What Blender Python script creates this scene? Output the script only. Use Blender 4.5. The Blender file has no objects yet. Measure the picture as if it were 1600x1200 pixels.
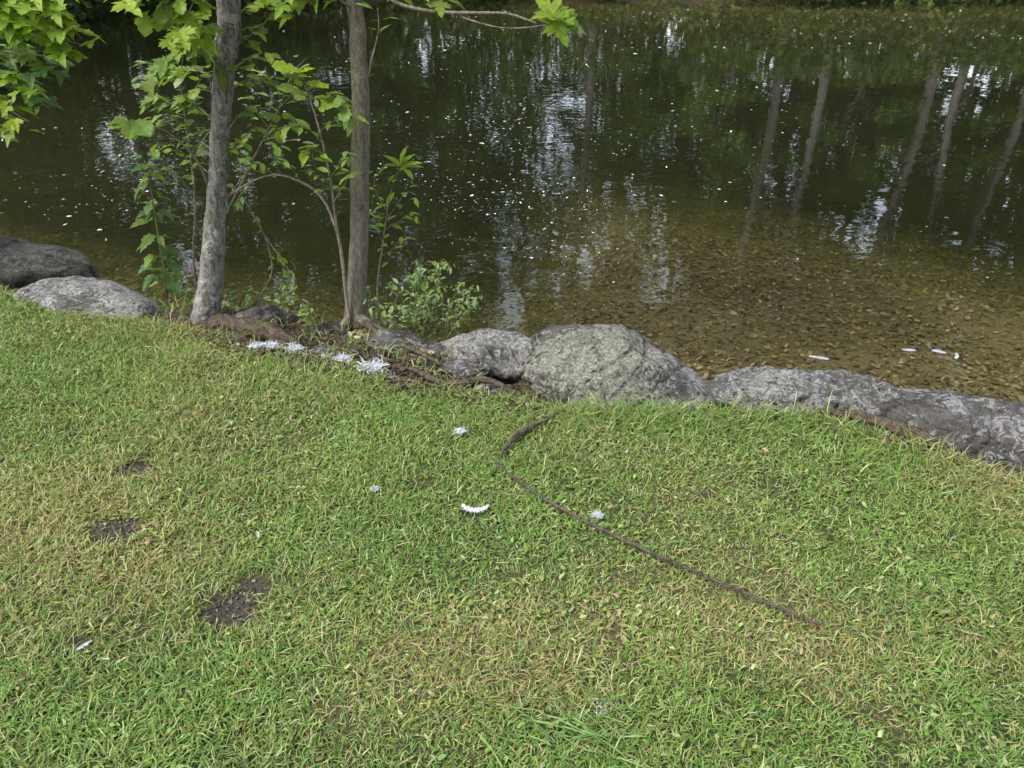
import bpy, math, random
import numpy as np
from mathutils import Vector, Matrix

R = math.radians
rng = np.random.default_rng(7)
random.seed(7)
SC = bpy.context.scene
COL = SC.collection

# ------------------------------------------------------------------ camera
CAM_H, PITCH, FPX = 1.6, R(31), 1200.0
cam_d = bpy.data.cameras.new('camera')
cam = bpy.data.objects.new('camera', cam_d)
COL.objects.link(cam)
cam.location = (0, 0, CAM_H)
cam.rotation_euler = (R(90) - PITCH, 0, 0)
cam_d.sensor_width = 36.0
cam_d.lens = 36.0 * FPX / 1600.0
cam_d.clip_start = 0.05
cam_d.clip_end = 2000
SC.camera = cam

# ------------------------------------------------------------------ sky, sun, exposure
SUN_EL, SUN_AZ = R(56), R(238)         # high sun veiled by cloud, behind the viewer's left shoulder
W = bpy.data.worlds.new('World')
SC.world = W
W.use_nodes = True
wn = W.node_tree
wn.nodes.clear()
sky = wn.nodes.new('ShaderNodeTexSky')
sky.sky_type = 'NISHITA'
sky.sun_disc = False
sky.sun_elevation = SUN_EL
sky.sun_rotation = SUN_AZ
sky.air_density = 1.0
sky.dust_density = 3.0
sky.ozone_density = 1.0
hs = wn.nodes.new('ShaderNodeHueSaturation')
hs.inputs['Saturation'].default_value = 0.45
bg = wn.nodes.new('ShaderNodeBackground')
bg.inputs['Strength'].default_value = 0.15
wo = wn.nodes.new('ShaderNodeOutputWorld')
wn.links.new(sky.outputs[0], hs.inputs['Color'])
wn.links.new(hs.outputs[0], bg.inputs['Color'])
wn.links.new(bg.outputs[0], wo.inputs['Surface'])

sun_d = bpy.data.lights.new('sun', 'SUN')
sun_d.energy = 1.05
sun_d.angle = R(30)
sun_d.color = (1.0, 0.96, 0.9)
sun = bpy.data.objects.new('sun', sun_d)
COL.objects.link(sun)
sd = Vector((math.sin(SUN_AZ) * math.cos(SUN_EL), math.cos(SUN_AZ) * math.cos(SUN_EL), math.sin(SUN_EL)))
sun.rotation_euler = sd.to_track_quat('Z', 'Y').to_euler()
sun.location = (-20, -12, 30)

SC.view_settings.view_transform = 'Standard'
SC.view_settings.look = 'None'
SC.view_settings.exposure = 2.2
SC.view_settings.gamma = 1.0
SC.view_settings.use_curve_mapping = False
SC.render.engine = 'CYCLES'
cy = SC.cycles
cy.use_denoising = True
cy.max_bounces = 8
cy.diffuse_bounces = 3
cy.glossy_bounces = 3
cy.transmission_bounces = 4
cy.transparent_max_bounces = 12
cy.volume_bounces = 0
cy.sample_clamp_indirect = 6.0

# ------------------------------------------------------------------ view helpers (a pixel of the 1600x1200 photo -> a point in the place)
def ray(px, py):
    dx = (px - 800) / FPX
    dy = (600 - py) / FPX
    return np.array([dx, math.cos(PITCH) + dy * math.sin(PITCH), -math.sin(PITCH) + dy * math.cos(PITCH)])

def at(px, py, Y):
    d = ray(px, py)
    t = Y / d[1]
    return np.array([0, 0, CAM_H]) + d * t

def G(px, py, z=0.0):
    d = ray(px, py)
    t = (CAM_H - z) / -d[2]
    return np.array([0, 0, CAM_H]) + d * t

# ------------------------------------------------------------------ noise
def _hash(ix, iy, iz, seed):
    h = (ix * 374761393 + iy * 668265263 + iz * 2147483647 + seed * 974711) & 0xFFFFFFFF
    h = ((h ^ (h >> 13)) * 1274126177) & 0xFFFFFFFF
    h = h ^ (h >> 16)
    return (h & 0xFFFFFF) / float(0xFFFFFF)

def vnoise(p, seed=0):
    p = np.asarray(p, dtype=float)
    i = np.floor(p).astype(np.int64)
    f = p - i
    f = f * f * (3 - 2 * f)
    out = 0
    for a in (0, 1):
        for b in (0, 1):
            for c in (0, 1):
                w = (f[..., 0] if a else 1 - f[..., 0]) * (f[..., 1] if b else 1 - f[..., 1]) * (f[..., 2] if c else 1 - f[..., 2])
                out = out + w * _hash(i[..., 0] + a, i[..., 1] + b, i[..., 2] + c, seed)
    return out * 2 - 1

def fbm(p, seed=0, octs=4, gain=0.5):
    p = np.asarray(p, dtype=float)
    s, a, o = 0, 1.0, 1.0
    for k in range(octs):
        s = s + a * vnoise(p * o + 17.3 * k, seed + k)
        a *= gain
        o *= 2.03
    return s

def n2(x, y, sc, seed=0, octs=3):
    x = np.asarray(x, float); y = np.asarray(y, float)
    return fbm(np.stack([x * sc, y * sc, np.zeros_like(x) + 0.5], -1), seed, octs)

def sstep(a, b, x):
    t = np.clip((np.asarray(x, float) - a) / (b - a), 0, 1)
    return t * t * (3 - 2 * t)

# ------------------------------------------------------------------ object helpers
def tag(o, label=None, cat=None, group=None, kind=None):
    if label: o['label'] = label
    if cat: o['category'] = cat
    if group: o['group'] = group
    if kind: o['kind'] = kind
    return o

def empty(name, loc):
    o = bpy.data.objects.new(name, None)
    COL.objects.link(o)
    o.location = loc
    o.empty_display_size = 0.05
    return o

def link(name, me, parent=None, loc=None):
    o = bpy.data.objects.new(name, me)
    COL.objects.link(o)
    if parent is not None:
        o.parent = parent
        pl = Vector(parent['_w']) if '_w' in parent else Vector(parent.location)
    if loc is not None:
        o.location = loc
    return o

def mesh_np(name, V, F, mat=None, smooth=False, colors=None):
    """V (n,3), F (m,k) all of one size."""
    V = np.asarray(V, dtype=np.float32)
    F = np.asarray(F, dtype=np.int32)
    me = bpy.data.meshes.new(name)
    k = F.shape[1]
    me.vertices.add(len(V))
    me.vertices.foreach_set('co', V.ravel())
    me.loops.add(F.size)
    me.loops.foreach_set('vertex_index', F.ravel())
    me.polygons.add(len(F))
    me.polygons.foreach_set('loop_start', np.arange(0, F.size, k, dtype=np.int32))
    if colors is not None:
        a = me.color_attributes.new('Col', 'FLOAT_COLOR', 'POINT')
        c = np.ones((len(V), 4), dtype=np.float32)
        c[:, :3] = colors
        a.data.foreach_set('color', c.ravel())
    me.update(calc_edges=True)
    me.polygons.foreach_set('use_smooth', np.full(len(F), bool(smooth)))
    if mat: me.materials.append(mat)
    return me

# ------------------------------------------------------------------ materials
def newmat(name):
    m = bpy.data.materials.new(name)
    m.use_nodes = True
    nt = m.node_tree
    nt.nodes.clear()
    out = nt.nodes.new('ShaderNodeOutputMaterial')
    return m, nt, out

def N(nt, t, **kw):
    n = nt.nodes.new(t)
    for k, v in kw.items():
        if k.startswith('i_'):
            n.inputs[k[2:].replace('_', ' ')].default_value = v
        else:
            setattr(n, k, v)
    return n

def ramp(nt, stops, fac=None, interp='LINEAR'):
    r = nt.nodes.new('ShaderNodeValToRGB')
    r.color_ramp.interpolation = interp
    e = r.color_ramp.elements
    while len(e) < len(stops): e.new(0.5)
    for el, (p, c) in zip(e, stops):
        el.position = p
        el.color = (c[0], c[1], c[2], 1) if not isinstance(c, (int, float)) else (c, c, c, 1)
    if fac is not None: nt.links.new(fac, r.inputs[0])
    return r

def noise(nt, scale, detail=5, rough=0.6, vec=None, dist=0.0):
    n = nt.nodes.new('ShaderNodeTexNoise')
    n.inputs['Scale'].default_value = scale
    n.inputs['Detail'].default_value = detail
    n.inputs['Roughness'].default_value = rough
    n.inputs['Distortion'].default_value = dist
    if vec is not None: nt.links.new(vec, n.inputs['Vector'])
    return n

def mixc(nt, fac, a, b, mode='MIX'):
    m = nt.nodes.new('ShaderNodeMix')
    m.data_type = 'RGBA'
    m.blend_type = mode
    for sock, v in ((m.inputs[0], fac), (m.inputs[6], a), (m.inputs[7], b)):
        if isinstance(v, bpy.types.NodeSocket): nt.links.new(v, sock)
        elif isinstance(v, (int, float)): sock.default_value = v
        else: sock.default_value = (v[0], v[1], v[2], 1)
    return m.outputs[2]

def leafy(name, base, var, transl=0.35, rough=0.45, attr=False, spec=0.4, tcol=None):
    """thin leaf: principled + translucent; colour varies per object (or by the Col attribute per blade)."""
    m, nt, out = newmat(name)
    if attr:
        a = N(nt, 'ShaderNodeVertexColor', layer_name='Col')
        c = a.outputs['Color']
    else:
        oi = N(nt, 'ShaderNodeObjectInfo')
        r = ramp(nt, [(0.0, base), (1.0, var)], oi.outputs['Random'])
        tc = N(nt, 'ShaderNodeTexCoord')
        nz = noise(nt, 5, 5, 0.7, tc.outputs['Object'])
        rr = ramp(nt, [(0.3, 0.6), (0.7, 1.25)], nz.outputs[0])
        c = mixc(nt, 1.0, r.outputs[0], rr.outputs[0], 'MULTIPLY')
    p = N(nt, 'ShaderNodeBsdfPrincipled')
    nt.links.new(c, p.inputs['Base Color'])
    p.inputs['Roughness'].default_value = rough
    p.inputs['Specular IOR Level'].default_value = spec
    t = N(nt, 'ShaderNodeBsdfTranslucent')
    tc2 = mixc(nt, 1.0, c, tcol or (1.25, 1.15, 0.5), 'MULTIPLY')
    nt.links.new(tc2, t.inputs['Color'])
    mx = N(nt, 'ShaderNodeMixShader')
    mx.inputs[0].default_value = transl
    nt.links.new(p.outputs[0], mx.inputs[1])
    nt.links.new(t.outputs[0], mx.inputs[2])
    nt.links.new(mx.outputs[0], out.inputs['Surface'])
    return m

def rock_mat(name, dark, mid, lichen, lich_amt, moss_amt, seed):
    m, nt, out = newmat(name)
    tc = N(nt, 'ShaderNodeTexCoord')
    mp = N(nt, 'ShaderNodeMapping')
    mp.inputs['Location'].default_value = (seed * 3.1, seed * 1.7, seed)
    nt.links.new(tc.outputs['Object'], mp.inputs[0])
    v = mp.outputs[0]
    n1 = noise(nt, 7, 8, 0.72, v, 0.8)
    c = ramp(nt, [(0.36, dark), (0.52, mid), (0.68, tuple(x * 1.5 for x in mid))], n1.outputs[0]).outputs[0]
    # crystal grain
    n2_ = noise(nt, 170, 3, 0.7, v)
    sp = ramp(nt, [(0.34, 0.5), (0.5, 1.0), (0.66, 1.5)], n2_.outputs[0])
    c = mixc(nt, 0.9, c, sp.outputs[0], 'MULTIPLY')
    # crustose lichen: ragged rosettes of two sizes
    n3 = noise(nt, 19, 9, 0.70, v, 1.5)
    n3b = noise(nt, 3.0, 3, 0.5, v)
    ad = N(nt, 'ShaderNodeMath', operation='MULTIPLY_ADD')
    nt.links.new(n3b.outputs[0], ad.inputs[0]); ad.inputs[1].default_value = 0.7
    nt.links.new(n3.outputs[0], ad.inputs[2])
    lf = ramp(nt, [(1.0 - lich_amt * 0.25, 0.0), (1.035 - lich_amt * 0.25, 1.0)], ad.outputs[0])
    n6 = noise(nt, 90, 4, 0.7, v)
    lc = mixc(nt, ramp(nt, [(0.4, 0.0), (0.6, 1.0)], n6.outputs[0]).outputs[0], tuple(x * 0.55 for x in lichen), tuple(x * 1.35 for x in lichen))
    c = mixc(nt, lf.outputs[0], c, lc)
    # dark pits and black lichen spots
    n4 = noise(nt, 38, 7, 0.8, v, 0.8)
    pf = ramp(nt, [(0.39, 1.0), (0.44, 0.0)], n4.outputs[0])
    c = mixc(nt, pf.outputs[0], c, tuple(x * 0.5 for x in dark))
    # moss
    n5 = noise(nt, 6, 6, 0.7, v, 0.5)
    mf = ramp(nt, [(0.72 - moss_amt * 0.3, 0.0), (0.8 - moss_amt * 0.3, 0.8)], n5.outputs[0])
    c = mixc(nt, mf.outputs[0], c, mixc(nt, n6.outputs[0], (0.015, 0.02, 0.006), (0.065, 0.08, 0.022)))
    p = N(nt, 'ShaderNodeBsdfPrincipled')
    nt.links.new(c, p.inputs['Base Color'])
    p.inputs['Roughness'].default_value = 0.9
    p.inputs['Specular IOR Level'].default_value = 0.2
    b1 = N(nt, 'ShaderNodeBump'); b1.inputs['Strength'].default_value = 1.0; b1.inputs['Distance'].default_value = 0.018
    nt.links.new(n3.outputs[0], b1.inputs['Height'])
    # cracks
    vo = nt.nodes.new('ShaderNodeTexVoronoi'); vo.feature = 'DISTANCE_TO_EDGE'; vo.inputs['Scale'].default_value = 4.5
    wv = mixc(nt, 0.12, v, n1.outputs['Color'], 'ADD'); nt.links.new(wv, vo.inputs['Vector'])
    ck = ramp(nt, [(0.0, 0.0), (0.03, 1.0)], vo.outputs['Distance'])
    b0 = N(nt, 'ShaderNodeBump'); b0.inputs['Strength'].default_value = 0.8; b0.inputs['Distance'].default_value = 0.012
    nt.links.new(ck.outputs[0], b0.inputs['Height']); nt.links.new(b1.outputs[0], b0.inputs['Normal'])
    b2 = N(nt, 'ShaderNodeBump'); b2.inputs['Strength'].default_value = 1.0; b2.inputs['Distance'].default_value = 0.004
    nt.links.new(n2_.outputs[0], b2.inputs['Height'])
    nt.links.new(b0.outputs[0], b2.inputs['Normal'])
    nt.links.new(b2.outputs[0], p.inputs['Normal'])
    nt.links.new(p.outputs[0], out.inputs['Surface'])
    return m

def bark_mat(name, dark, light, lich, zs=0.22, seed=0, lich_pos=0.6):
    m, nt, out = newmat(name)
    tc = N(nt, 'ShaderNodeTexCoord')
    mp = N(nt, 'ShaderNodeMapping')
    mp.inputs['Scale'].default_value = (1, 1, zs)
    mp.inputs['Location'].default_value = (seed, seed * 2, 0)
    nt.links.new(tc.outputs['Object'], mp.inputs[0])
    v = mp.outputs[0]
    n1 = noise(nt, 60, 7, 0.7, v, 0.5)
    c = ramp(nt, [(0.38, dark), (0.56, light)], n1.outputs[0]).outputs[0]
    n2_ = noise(nt, 14, 6, 0.65, tc.outputs['Object'], 0.8)
    lf = ramp(nt, [(lich_pos, 0.0), (lich_pos + 0.08, 0.75)], n2_.outputs[0])
    c = mixc(nt, lf.outputs[0], c, lich)
    n3 = noise(nt, 4.5, 4, 0.6, tc.outputs['Object'])
    mf = ramp(nt, [(0.6, 0.0), (0.72, 0.7)], n3.outputs[0])
    c = mixc(nt, mf.outputs[0], c, (0.07, 0.07, 0.025))
    n4 = noise(nt, 150, 4, 0.7, tc.outputs['Object'])
    sp = ramp(nt, [(0.35, 0.6), (0.65, 1.35)], n4.outputs[0])
    c = mixc(nt, 0.8, c, sp.outputs[0], 'MULTIPLY')
    p = N(nt, 'ShaderNodeBsdfPrincipled')
    nt.links.new(c, p.inputs['Base Color'])
    p.inputs['Roughness'].default_value = 0.9
    p.inputs['Specular IOR Level'].default_value = 0.2
    b = N(nt, 'ShaderNodeBump'); b.inputs['Strength'].default_value = 1.0; b.inputs['Distance'].default_value = 0.012
    nt.links.new(n1.outputs[0], b.inputs['Height'])
    b2 = N(nt, 'ShaderNodeBump'); b2.inputs['Strength'].default_value = 0.5; b2.inputs['Distance'].default_value = 0.002
    nt.links.new(n4.outputs[0], b2.inputs['Height']); nt.links.new(b.outputs[0], b2.inputs['Normal'])
    nt.links.new(b2.outputs[0], p.inputs['Normal'])
    nt.links.new(p.outputs[0], out.inputs['Surface'])
    return m

def attr_mat(name, rough=0.9, spec=0.2, bump=None):
    m, nt, out = newmat(name)
    a = N(nt, 'ShaderNodeVertexColor', layer_name='Col')
    tc = N(nt, 'ShaderNodeTexCoord')
    n1 = noise(nt, 70, 6, 0.75, tc.outputs['Object'])
    r = ramp(nt, [(0.3, 0.55), (0.7, 1.4)], n1.outputs[0])
    c = mixc(nt, 1.0, a.outputs[0], r.outputs[0], 'MULTIPLY')
    p = N(nt, 'ShaderNodeBsdfPrincipled')
    nt.links.new(c, p.inputs['Base Color'])
    p.inputs['Roughness'].default_value = rough
    p.inputs['Specular IOR Level'].default_value = spec
    if bump:
        b = N(nt, 'ShaderNodeBump'); b.inputs['Strength'].default_value = 1.0; b.inputs['Distance'].default_value = bump
        nt.links.new(n1.outputs[0], b.inputs['Height'])
        nt.links.new(b.outputs[0], p.inputs['Normal'])
    nt.links.new(p.outputs[0], out.inputs['Surface'])
    return m

M = {}
M['ground'] = attr_mat('soil_ground', 0.95, 0.15, 0.012)
M['grass'] = leafy('grass_blade', None, None, 0.30, 0.65, attr=True, spec=0.18)
M['litter'] = attr_mat('leaf_litter', 0.8, 0.25)
M['far_leaf'] = leafy('far_foliage', None, None, 0.42, 0.55, attr=True, spec=0.18)
M['lime_leaf'] = leafy('lime_leaf', (0.135, 0.25, 0.014), (0.24, 0.34, 0.028), 0.5, 0.6, tcol=(1.5, 1.35, 0.4))
M['green_leaf'] = leafy('green_leaf', (0.10, 0.185, 0.024), (0.20, 0.285, 0.04), 0.42, 0.6)
M['dark_leaf'] = leafy('dark_leaf', (0.05, 0.115, 0.022), (0.08, 0.16, 0.03), 0.35, 0.55)
M['pale_leaf'] = leafy('pale_leaf', (0.13, 0.22, 0.085), (0.19, 0.27, 0.12), 0.35, 0.5)
M['bark_a'] = bark_mat('rough_grey_bark', (0.06, 0.055, 0.048), (0.195, 0.185, 0.168), (0.32, 0.31, 0.295), 0.3, 1, 0.54)
M['bark_b'] = bark_mat('smooth_brown_bark', (0.08, 0.071, 0.056), (0.155, 0.14, 0.108), (0.20, 0.185, 0.155), 0.35, 5, 0.62)
M['bark_far'] = bark_mat('far_bark', (0.05, 0.046, 0.042), (0.125, 0.117, 0.11), (0.16, 0.15, 0.145), 0.2, 9)
M['twig'] = bark_mat('twig_bark', (0.09, 0.075, 0.055), (0.22, 0.19, 0.15), (0.3, 0.28, 0.24), 0.4, 3)
M['stick'] = bark_mat('dead_stick', (0.028, 0.022, 0.018), (0.09, 0.072, 0.057), (0.15, 0.125, 0.10), 1.0, 4, 0.68)
M['dead_wood'] = bark_mat('rotten_wood', (0.028, 0.019, 0.015), (0.088, 0.066, 0.050), (0.14, 0.11, 0.09), 1.0, 7, 0.66)
M['stem'] = leafy('green_stem', (0.10, 0.13, 0.05), (0.14, 0.15, 0.07), 0.1, 0.5)

def feather_mat():
    m, nt, out = newmat('white_feather')
    p = N(nt, 'ShaderNodeBsdfPrincipled')
    p.inputs['Base Color'].default_value = (0.56, 0.58, 0.64, 1)
    p.inputs['Roughness'].default_value = 0.7
    t = N(nt, 'ShaderNodeBsdfTranslucent'); t.inputs['Color'].default_value = (0.56, 0.58, 0.63, 1)
    mx = N(nt, 'ShaderNodeMixShader'); mx.inputs[0].default_value = 0.35
    nt.links.new(p.outputs[0], mx.inputs[1]); nt.links.new(t.outputs[0], mx.inputs[2])
    nt.links.new(mx.outputs[0], out.inputs['Surface'])
    return m
M['feather'] = feather_mat()

def water_mat():
    m, nt, out = newmat('pond_water')
    tc = N(nt, 'ShaderNodeTexCoord')
    fr = N(nt, 'ShaderNodeFresnel'); fr.inputs['IOR'].default_value = 1.333
    gl = N(nt, 'ShaderNodeBsdfGlossy'); gl.inputs['Roughness'].default_value = 0.012
    gl.inputs['Color'].default_value = (1, 1, 1, 1)
    tr = N(nt, 'ShaderNodeBsdfTransparent'); tr.inputs['Color'].default_value = (0.97, 0.97, 0.93, 1)
    n1 = noise(nt, 2.2, 2, 0.5, tc.outputs['Object'], 0.3)
    mpw = N(nt, 'ShaderNodeMapping'); mpw.inputs['Scale'].default_value = (0.6, 1, 1); nt.links.new(tc.outputs['Object'], mpw.inputs[0])
    n2_ = noise(nt, 7.5, 2, 0.45, mpw.outputs[0], 0.4)
    # breeze: ruffled towards the left and middle, calm to the right
    sx = N(nt, 'ShaderNodeSeparateXYZ'); nt.links.new(tc.outputs['Object'], sx.inputs[0])
    pw = noise(nt, 0.35, 3, 0.6, tc.outputs['Object'])
    mr = N(nt, 'ShaderNodeMapRange'); nt.links.new(sx.outputs[0], mr.inputs[0])
    mr.inputs[1].default_value = 1.5; mr.inputs[2].default_value = 5.0; mr.inputs[3].default_value = 1.0; mr.inputs[4].default_value = 0.22
    rr = ramp(nt, [(0.35, 0.45), (0.65, 1.0)], pw.outputs[0])
    mm = N(nt, 'ShaderNodeMath', operation='MULTIPLY'); nt.links.new(mr.outputs[0], mm.inputs[0]); nt.links.new(rr.outputs[0], mm.inputs[1])
    hh = N(nt, 'ShaderNodeMath', operation='MULTIPLY'); nt.links.new(mm.outputs[0], hh.inputs[0]); nt.links.new(n2_.outputs[0], hh.inputs[1])
    b1 = N(nt, 'ShaderNodeBump'); b1.inputs['Strength'].default_value = 1.0; b1.inputs['Distance'].default_value = 0.0025
    nt.links.new(n1.outputs[0], b1.inputs['Height'])
    b2 = N(nt, 'ShaderNodeBump'); b2.inputs['Strength'].default_value = 1.0; b2.inputs['Distance'].default_value = 0.0025
    nt.links.new(hh.outputs[0], b2.inputs['Height']); nt.links.new(b1.outputs[0], b2.inputs['Normal'])
    nt.links.new(b2.outputs[0], gl.inputs['Normal']); nt.links.new(b2.outputs[0], fr.inputs['Normal'])
    mx = N(nt, 'ShaderNodeMixShader')
    nt.links.new(fr.outputs[0], mx.inputs[0]); nt.links.new(tr.outputs[0], mx.inputs[1]); nt.links.new(gl.outputs[0], mx.inputs[2])
    nt.links.new(mx.outputs[0], out.inputs['Surface'])
    va = N(nt, 'ShaderNodeVolumeAbsorption')
    va.inputs['Color'].default_value = (0.42, 0.46, 0.26, 1)
    va.inputs['Density'].default_value = 0.92
    vs = N(nt, 'ShaderNodeVolumeScatter'); vs.inputs['Color'].default_value = (0.55, 0.56, 0.42, 1); vs.inputs['Density'].default_value = 0.038
    sh = N(nt, 'ShaderNodeAddShader'); nt.links.new(va.outputs[0], sh.inputs[0]); nt.links.new(vs.outputs[0], sh.inputs[1])
    nt.links.new(sh.outputs[0], out.inputs['Volume'])
    return m
M['water'] = water_mat()

# ------------------------------------------------------------------ the ground, as a height field
WATER_Z = -0.28
FAR_Y = 24.7
SHORE_PX = [(-250, 395), (0, 452), (100, 490), (265, 512), (330, 530), (500, 565), (640, 605), (830, 638), (1000, 640), (1090, 640), (1250, 645), (1400, 690), (1500, 725), (1600, 765)]
_sp = np.array([G(*q)[:2] for q in SHORE_PX])
SHX = np.concatenate([[-60, -12, -7.5], _sp[:, 0], [3.2, 6, 30]])
SHY = np.concatenate([[10, 7.6, 6.4], _sp[:, 1], [1.2, -1.5, -20]])

def shore_y(x):
    return np.interp(x, SHX, SHY)

def pond_s(x, y):
    """positive inside the pond: distance to the nearest bank."""
    near = (y - shore_y(x)) * 0.86
    far = FAR_Y + 0.9 * np.sin(x * 0.35 + 1) + 0.02 * x - y
    left = x + 9.5 + 1.2 * np.sin(y * 0.4)
    right = 34 - x
    return near, np.minimum(np.minimum(far, left), right)

def height(x, y):
    x = np.asarray(x, float); y = np.asarray(y, float)
    near, oth = pond_s(x, y)
    lawn = 0.018 * n2(x, y, 1.3, 3, 3) + 0.006 * n2(x, y, 6, 5, 2) - 0.02 * np.clip(-near - 6, 0, 40) * 0
    bank = -0.12 + 0.10 * np.clip(-oth, 0, 60) + 0.12 * n2(x, y, 0.4, 8, 3)
    s = np.minimum(near, oth)
    left_deep = 1 + 3.4 * sstep(1.2, -0.6, x)          # the left part falls away faster
    deep = -0.40 - 0.085 * left_deep * np.clip(s - 0.45, 0, 3) - 0.20 * np.clip(s - 3.2, 0, 7) + 0.035 * n2(x, y, 1.1, 11, 4) * sstep(0.3, 1.0, s)
    shelf = 0.34 * sstep(-2.0, -1.5, x) * sstep(0.05, -0.35, x)      # soil held by the tree roots
    zn = lawn + (deep - lawn) * sstep(-0.03, 0.45, near - shelf) - 0.05 * sstep(-.02, .1, near)
    zo = deep + (bank - deep) * sstep(0.55, -0.25, oth)
    return np.where(near < oth, zn, zo)

def hz(x, y):
    return float(height(np.array([x]), np.array([y]))[0])

def axis(lo, hi, step, far_lo, far_hi, g=1.16):
    mid = np.arange(lo, hi + 1e-6, step)
    a, s, v = [], step, hi
    while v < far_hi:
        s *= g; v += s; a.append(v)
    b, s, v = [], step, lo
    while v > far_lo:
        s *= g; v -= s; b.append(v)
    return np.concatenate([b[::-1], mid, a])

# dryness and bare-earth fields over the lawn: (px, py, radius m, amount)
SOIL = [(212, 738, .055, .045), (185, 832, .075, .05), (352, 950, .075, .065), (385, 915, .05, .03), (130, 1005, .04, .028), (1100, 772, .03, .02), (235, 718, .035, .018)]
DRY = [(40, 830, .30, .9), (130, 800, .25, .5), (250, 880, .22, .55), (820, 1020, .30, .75), (950, 960, .25, .45), (1230, 1000, .22, .6), (1350, 1060, .2, .6), (640, 1060, .22, .6), (800, 1090, .2, .7), (480, 900, .25, .35), (1150, 900, .3, .3), (1080, 760, .22, .35), (1480, 700, .2, .4), (1500, 980, .2, .5), (330, 580, .3, .35), (100, 540, .3, .3), (450, 640, .35, .2), (1560, 790, .2, .6), (300, 700, .25, .35), (180, 500, .25, .45), (300, 520, .22, .6), (930, 690, .2, .3)]
LUSH = [(1250, 660, .25), (1330, 780, .3), (1440, 850, .25), (1000, 650, .2), (870, 860, .3), (760, 1150, .25), (60, 620, .35), (120, 560, .3), (680, 830, .3), (1180, 1150, .25), (900, 1180, .3), (430, 840, .15), (300, 1100, .25), (1500, 1150, .3), (620, 700, .25)]
SOILG = [(G(a, b)[0], G(a, b)[1], rx * 1.12, ry * 1.15) for a, b, rx, ry in SOIL]
DRYG = [(G(a, b)[0], G(a, b)[1], r, w) for a, b, r, w in DRY]
LUSHG = [(G(a, b)[0], G(a, b)[1], r) for a, b, r in LUSH]

def soil_at(x, y):
    s = np.zeros_like(x)
    wob = 0.35 * n2(x, y, 22, 21, 3)
    for cx, cy_, rx, ry in SOILG:
        d = np.sqrt(((x - cx) / rx) ** 2 + ((y - cy_) / ry) ** 2)
        s = np.maximum(s, sstep(1.35, 0.75, d + wob))
    return s

def dry_at(x, y):
    s = 0.14 + 0.30 * n2(x, y, 3.0, 31, 4)
    for cx, cy_, r, w in DRYG:
        s = s + w * np.exp(-((x - cx) ** 2 + (y - cy_) ** 2) / (r * r))
    for cx, cy_, r in LUSHG:
        s = s - 0.5 * np.exp(-((x - cx) ** 2 + (y - cy_) ** 2) / (r * r))
    return np.clip(s, 0, 1)

gx = np.unique(np.concatenate([axis(-3.6, 3.6, 0.045, -320, 320), np.arange(-14, -3.6, .3), np.arange(3.7, 26, .6)]))
gy = np.unique(np.concatenate([axis(0.4, 5.6, 0.045, -160, 420), np.arange(5.8, 18.5, .5), np.arange(18.5, 27, .25)]))
GX, GY = np.meshgrid(gx, gy)
GZ = height(GX, GY)
nx_, ny_ = len(gx), len(gy)
V = np.stack([GX.ravel(), GY.ravel(), GZ.ravel()], -1)
ii = np.arange(nx_ * ny_).reshape(ny_, nx_)
F = np.stack([ii[:-1, :-1].ravel(), ii[:-1, 1:].ravel(), ii[1:, 1:].ravel(), ii[1:, :-1].ravel()], -1)
x, y = V[:, 0], V[:, 1]
near, oth = pond_s(x, y)
s = np.minimum(near, oth)
so = soil_at(x, y)[:, None]
dr = dry_at(x, y)[:, None]
thatch = np.array([0.045, 0.047, 0.022]) * (1 - dr) + np.array([0.10, 0.08, 0.048]) * dr
c = thatch * (1 - so) + np.array([0.046, 0.040, 0.033]) * so
bankc = np.array([0.055, 0.042, 0.030])
c = c + (bankc - c) * sstep(-0.06, 0.08, near)[:, None]
mud = np.array([0.175, 0.138, 0.080]) * (1 + 0.35 * n2(x, y, 1.6, 41, 4)[:, None])
c = c + (mud - c) * sstep(0.25, 0.6, s)[:, None]
wood = np.array([0.035, 0.03, 0.02])
land_far = (sstep(0.1, -0.4, oth) * (near > oth))[:, None]
c = c + (wood - c) * land_far
gm = mesh_np('ground', V, F, M['ground'], True, np.clip(c, 0.005, 1))
ground = link('ground', gm)
tag(ground, kind='structure')

# ------------------------------------------------------------------ the pond: one closed body of water
wx0, wx1, wy0, wy1 = -40.0, 60.0, -30.0, 40.0
wv = [(wx0, wy0, -6), (wx1, wy0, -6), (wx1, wy1, -6), (wx0, wy1, -6), (wx0, wy0, WATER_Z), (wx1, wy0, WATER_Z), (wx1, wy1, WATER_Z), (wx0, wy1, WATER_Z)]
wf = [(3, 2, 1, 0), (4, 5, 6, 7), (0, 1, 5, 4), (1, 2, 6, 5), (2, 3, 7, 6), (3, 0, 4, 7)]
water = link('water', mesh_np('water', wv, wf, M['water']))
tag(water, kind='structure')

# ------------------------------------------------------------------ generic shapes
def frames(P):
    P = np.asarray(P, float)
    T = np.gradient(P, axis=0)
    T /= np.linalg.norm(T, axis=1)[:, None] + 1e-12
    ref = np.array([0.0, 0, 1]) if abs(T[0][2]) < 0.8 else np.array([1.0, 0, 0])
    A, B = [], []
    a = np.cross(T[0], ref); a /= np.linalg.norm(a)
    for t in T:
        a = a - t * np.dot(a, t)
        a /= np.linalg.norm(a) + 1e-12
        A.append(a); B.append(np.cross(t, a))
    return T, np.array(A), np.array(B)

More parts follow.
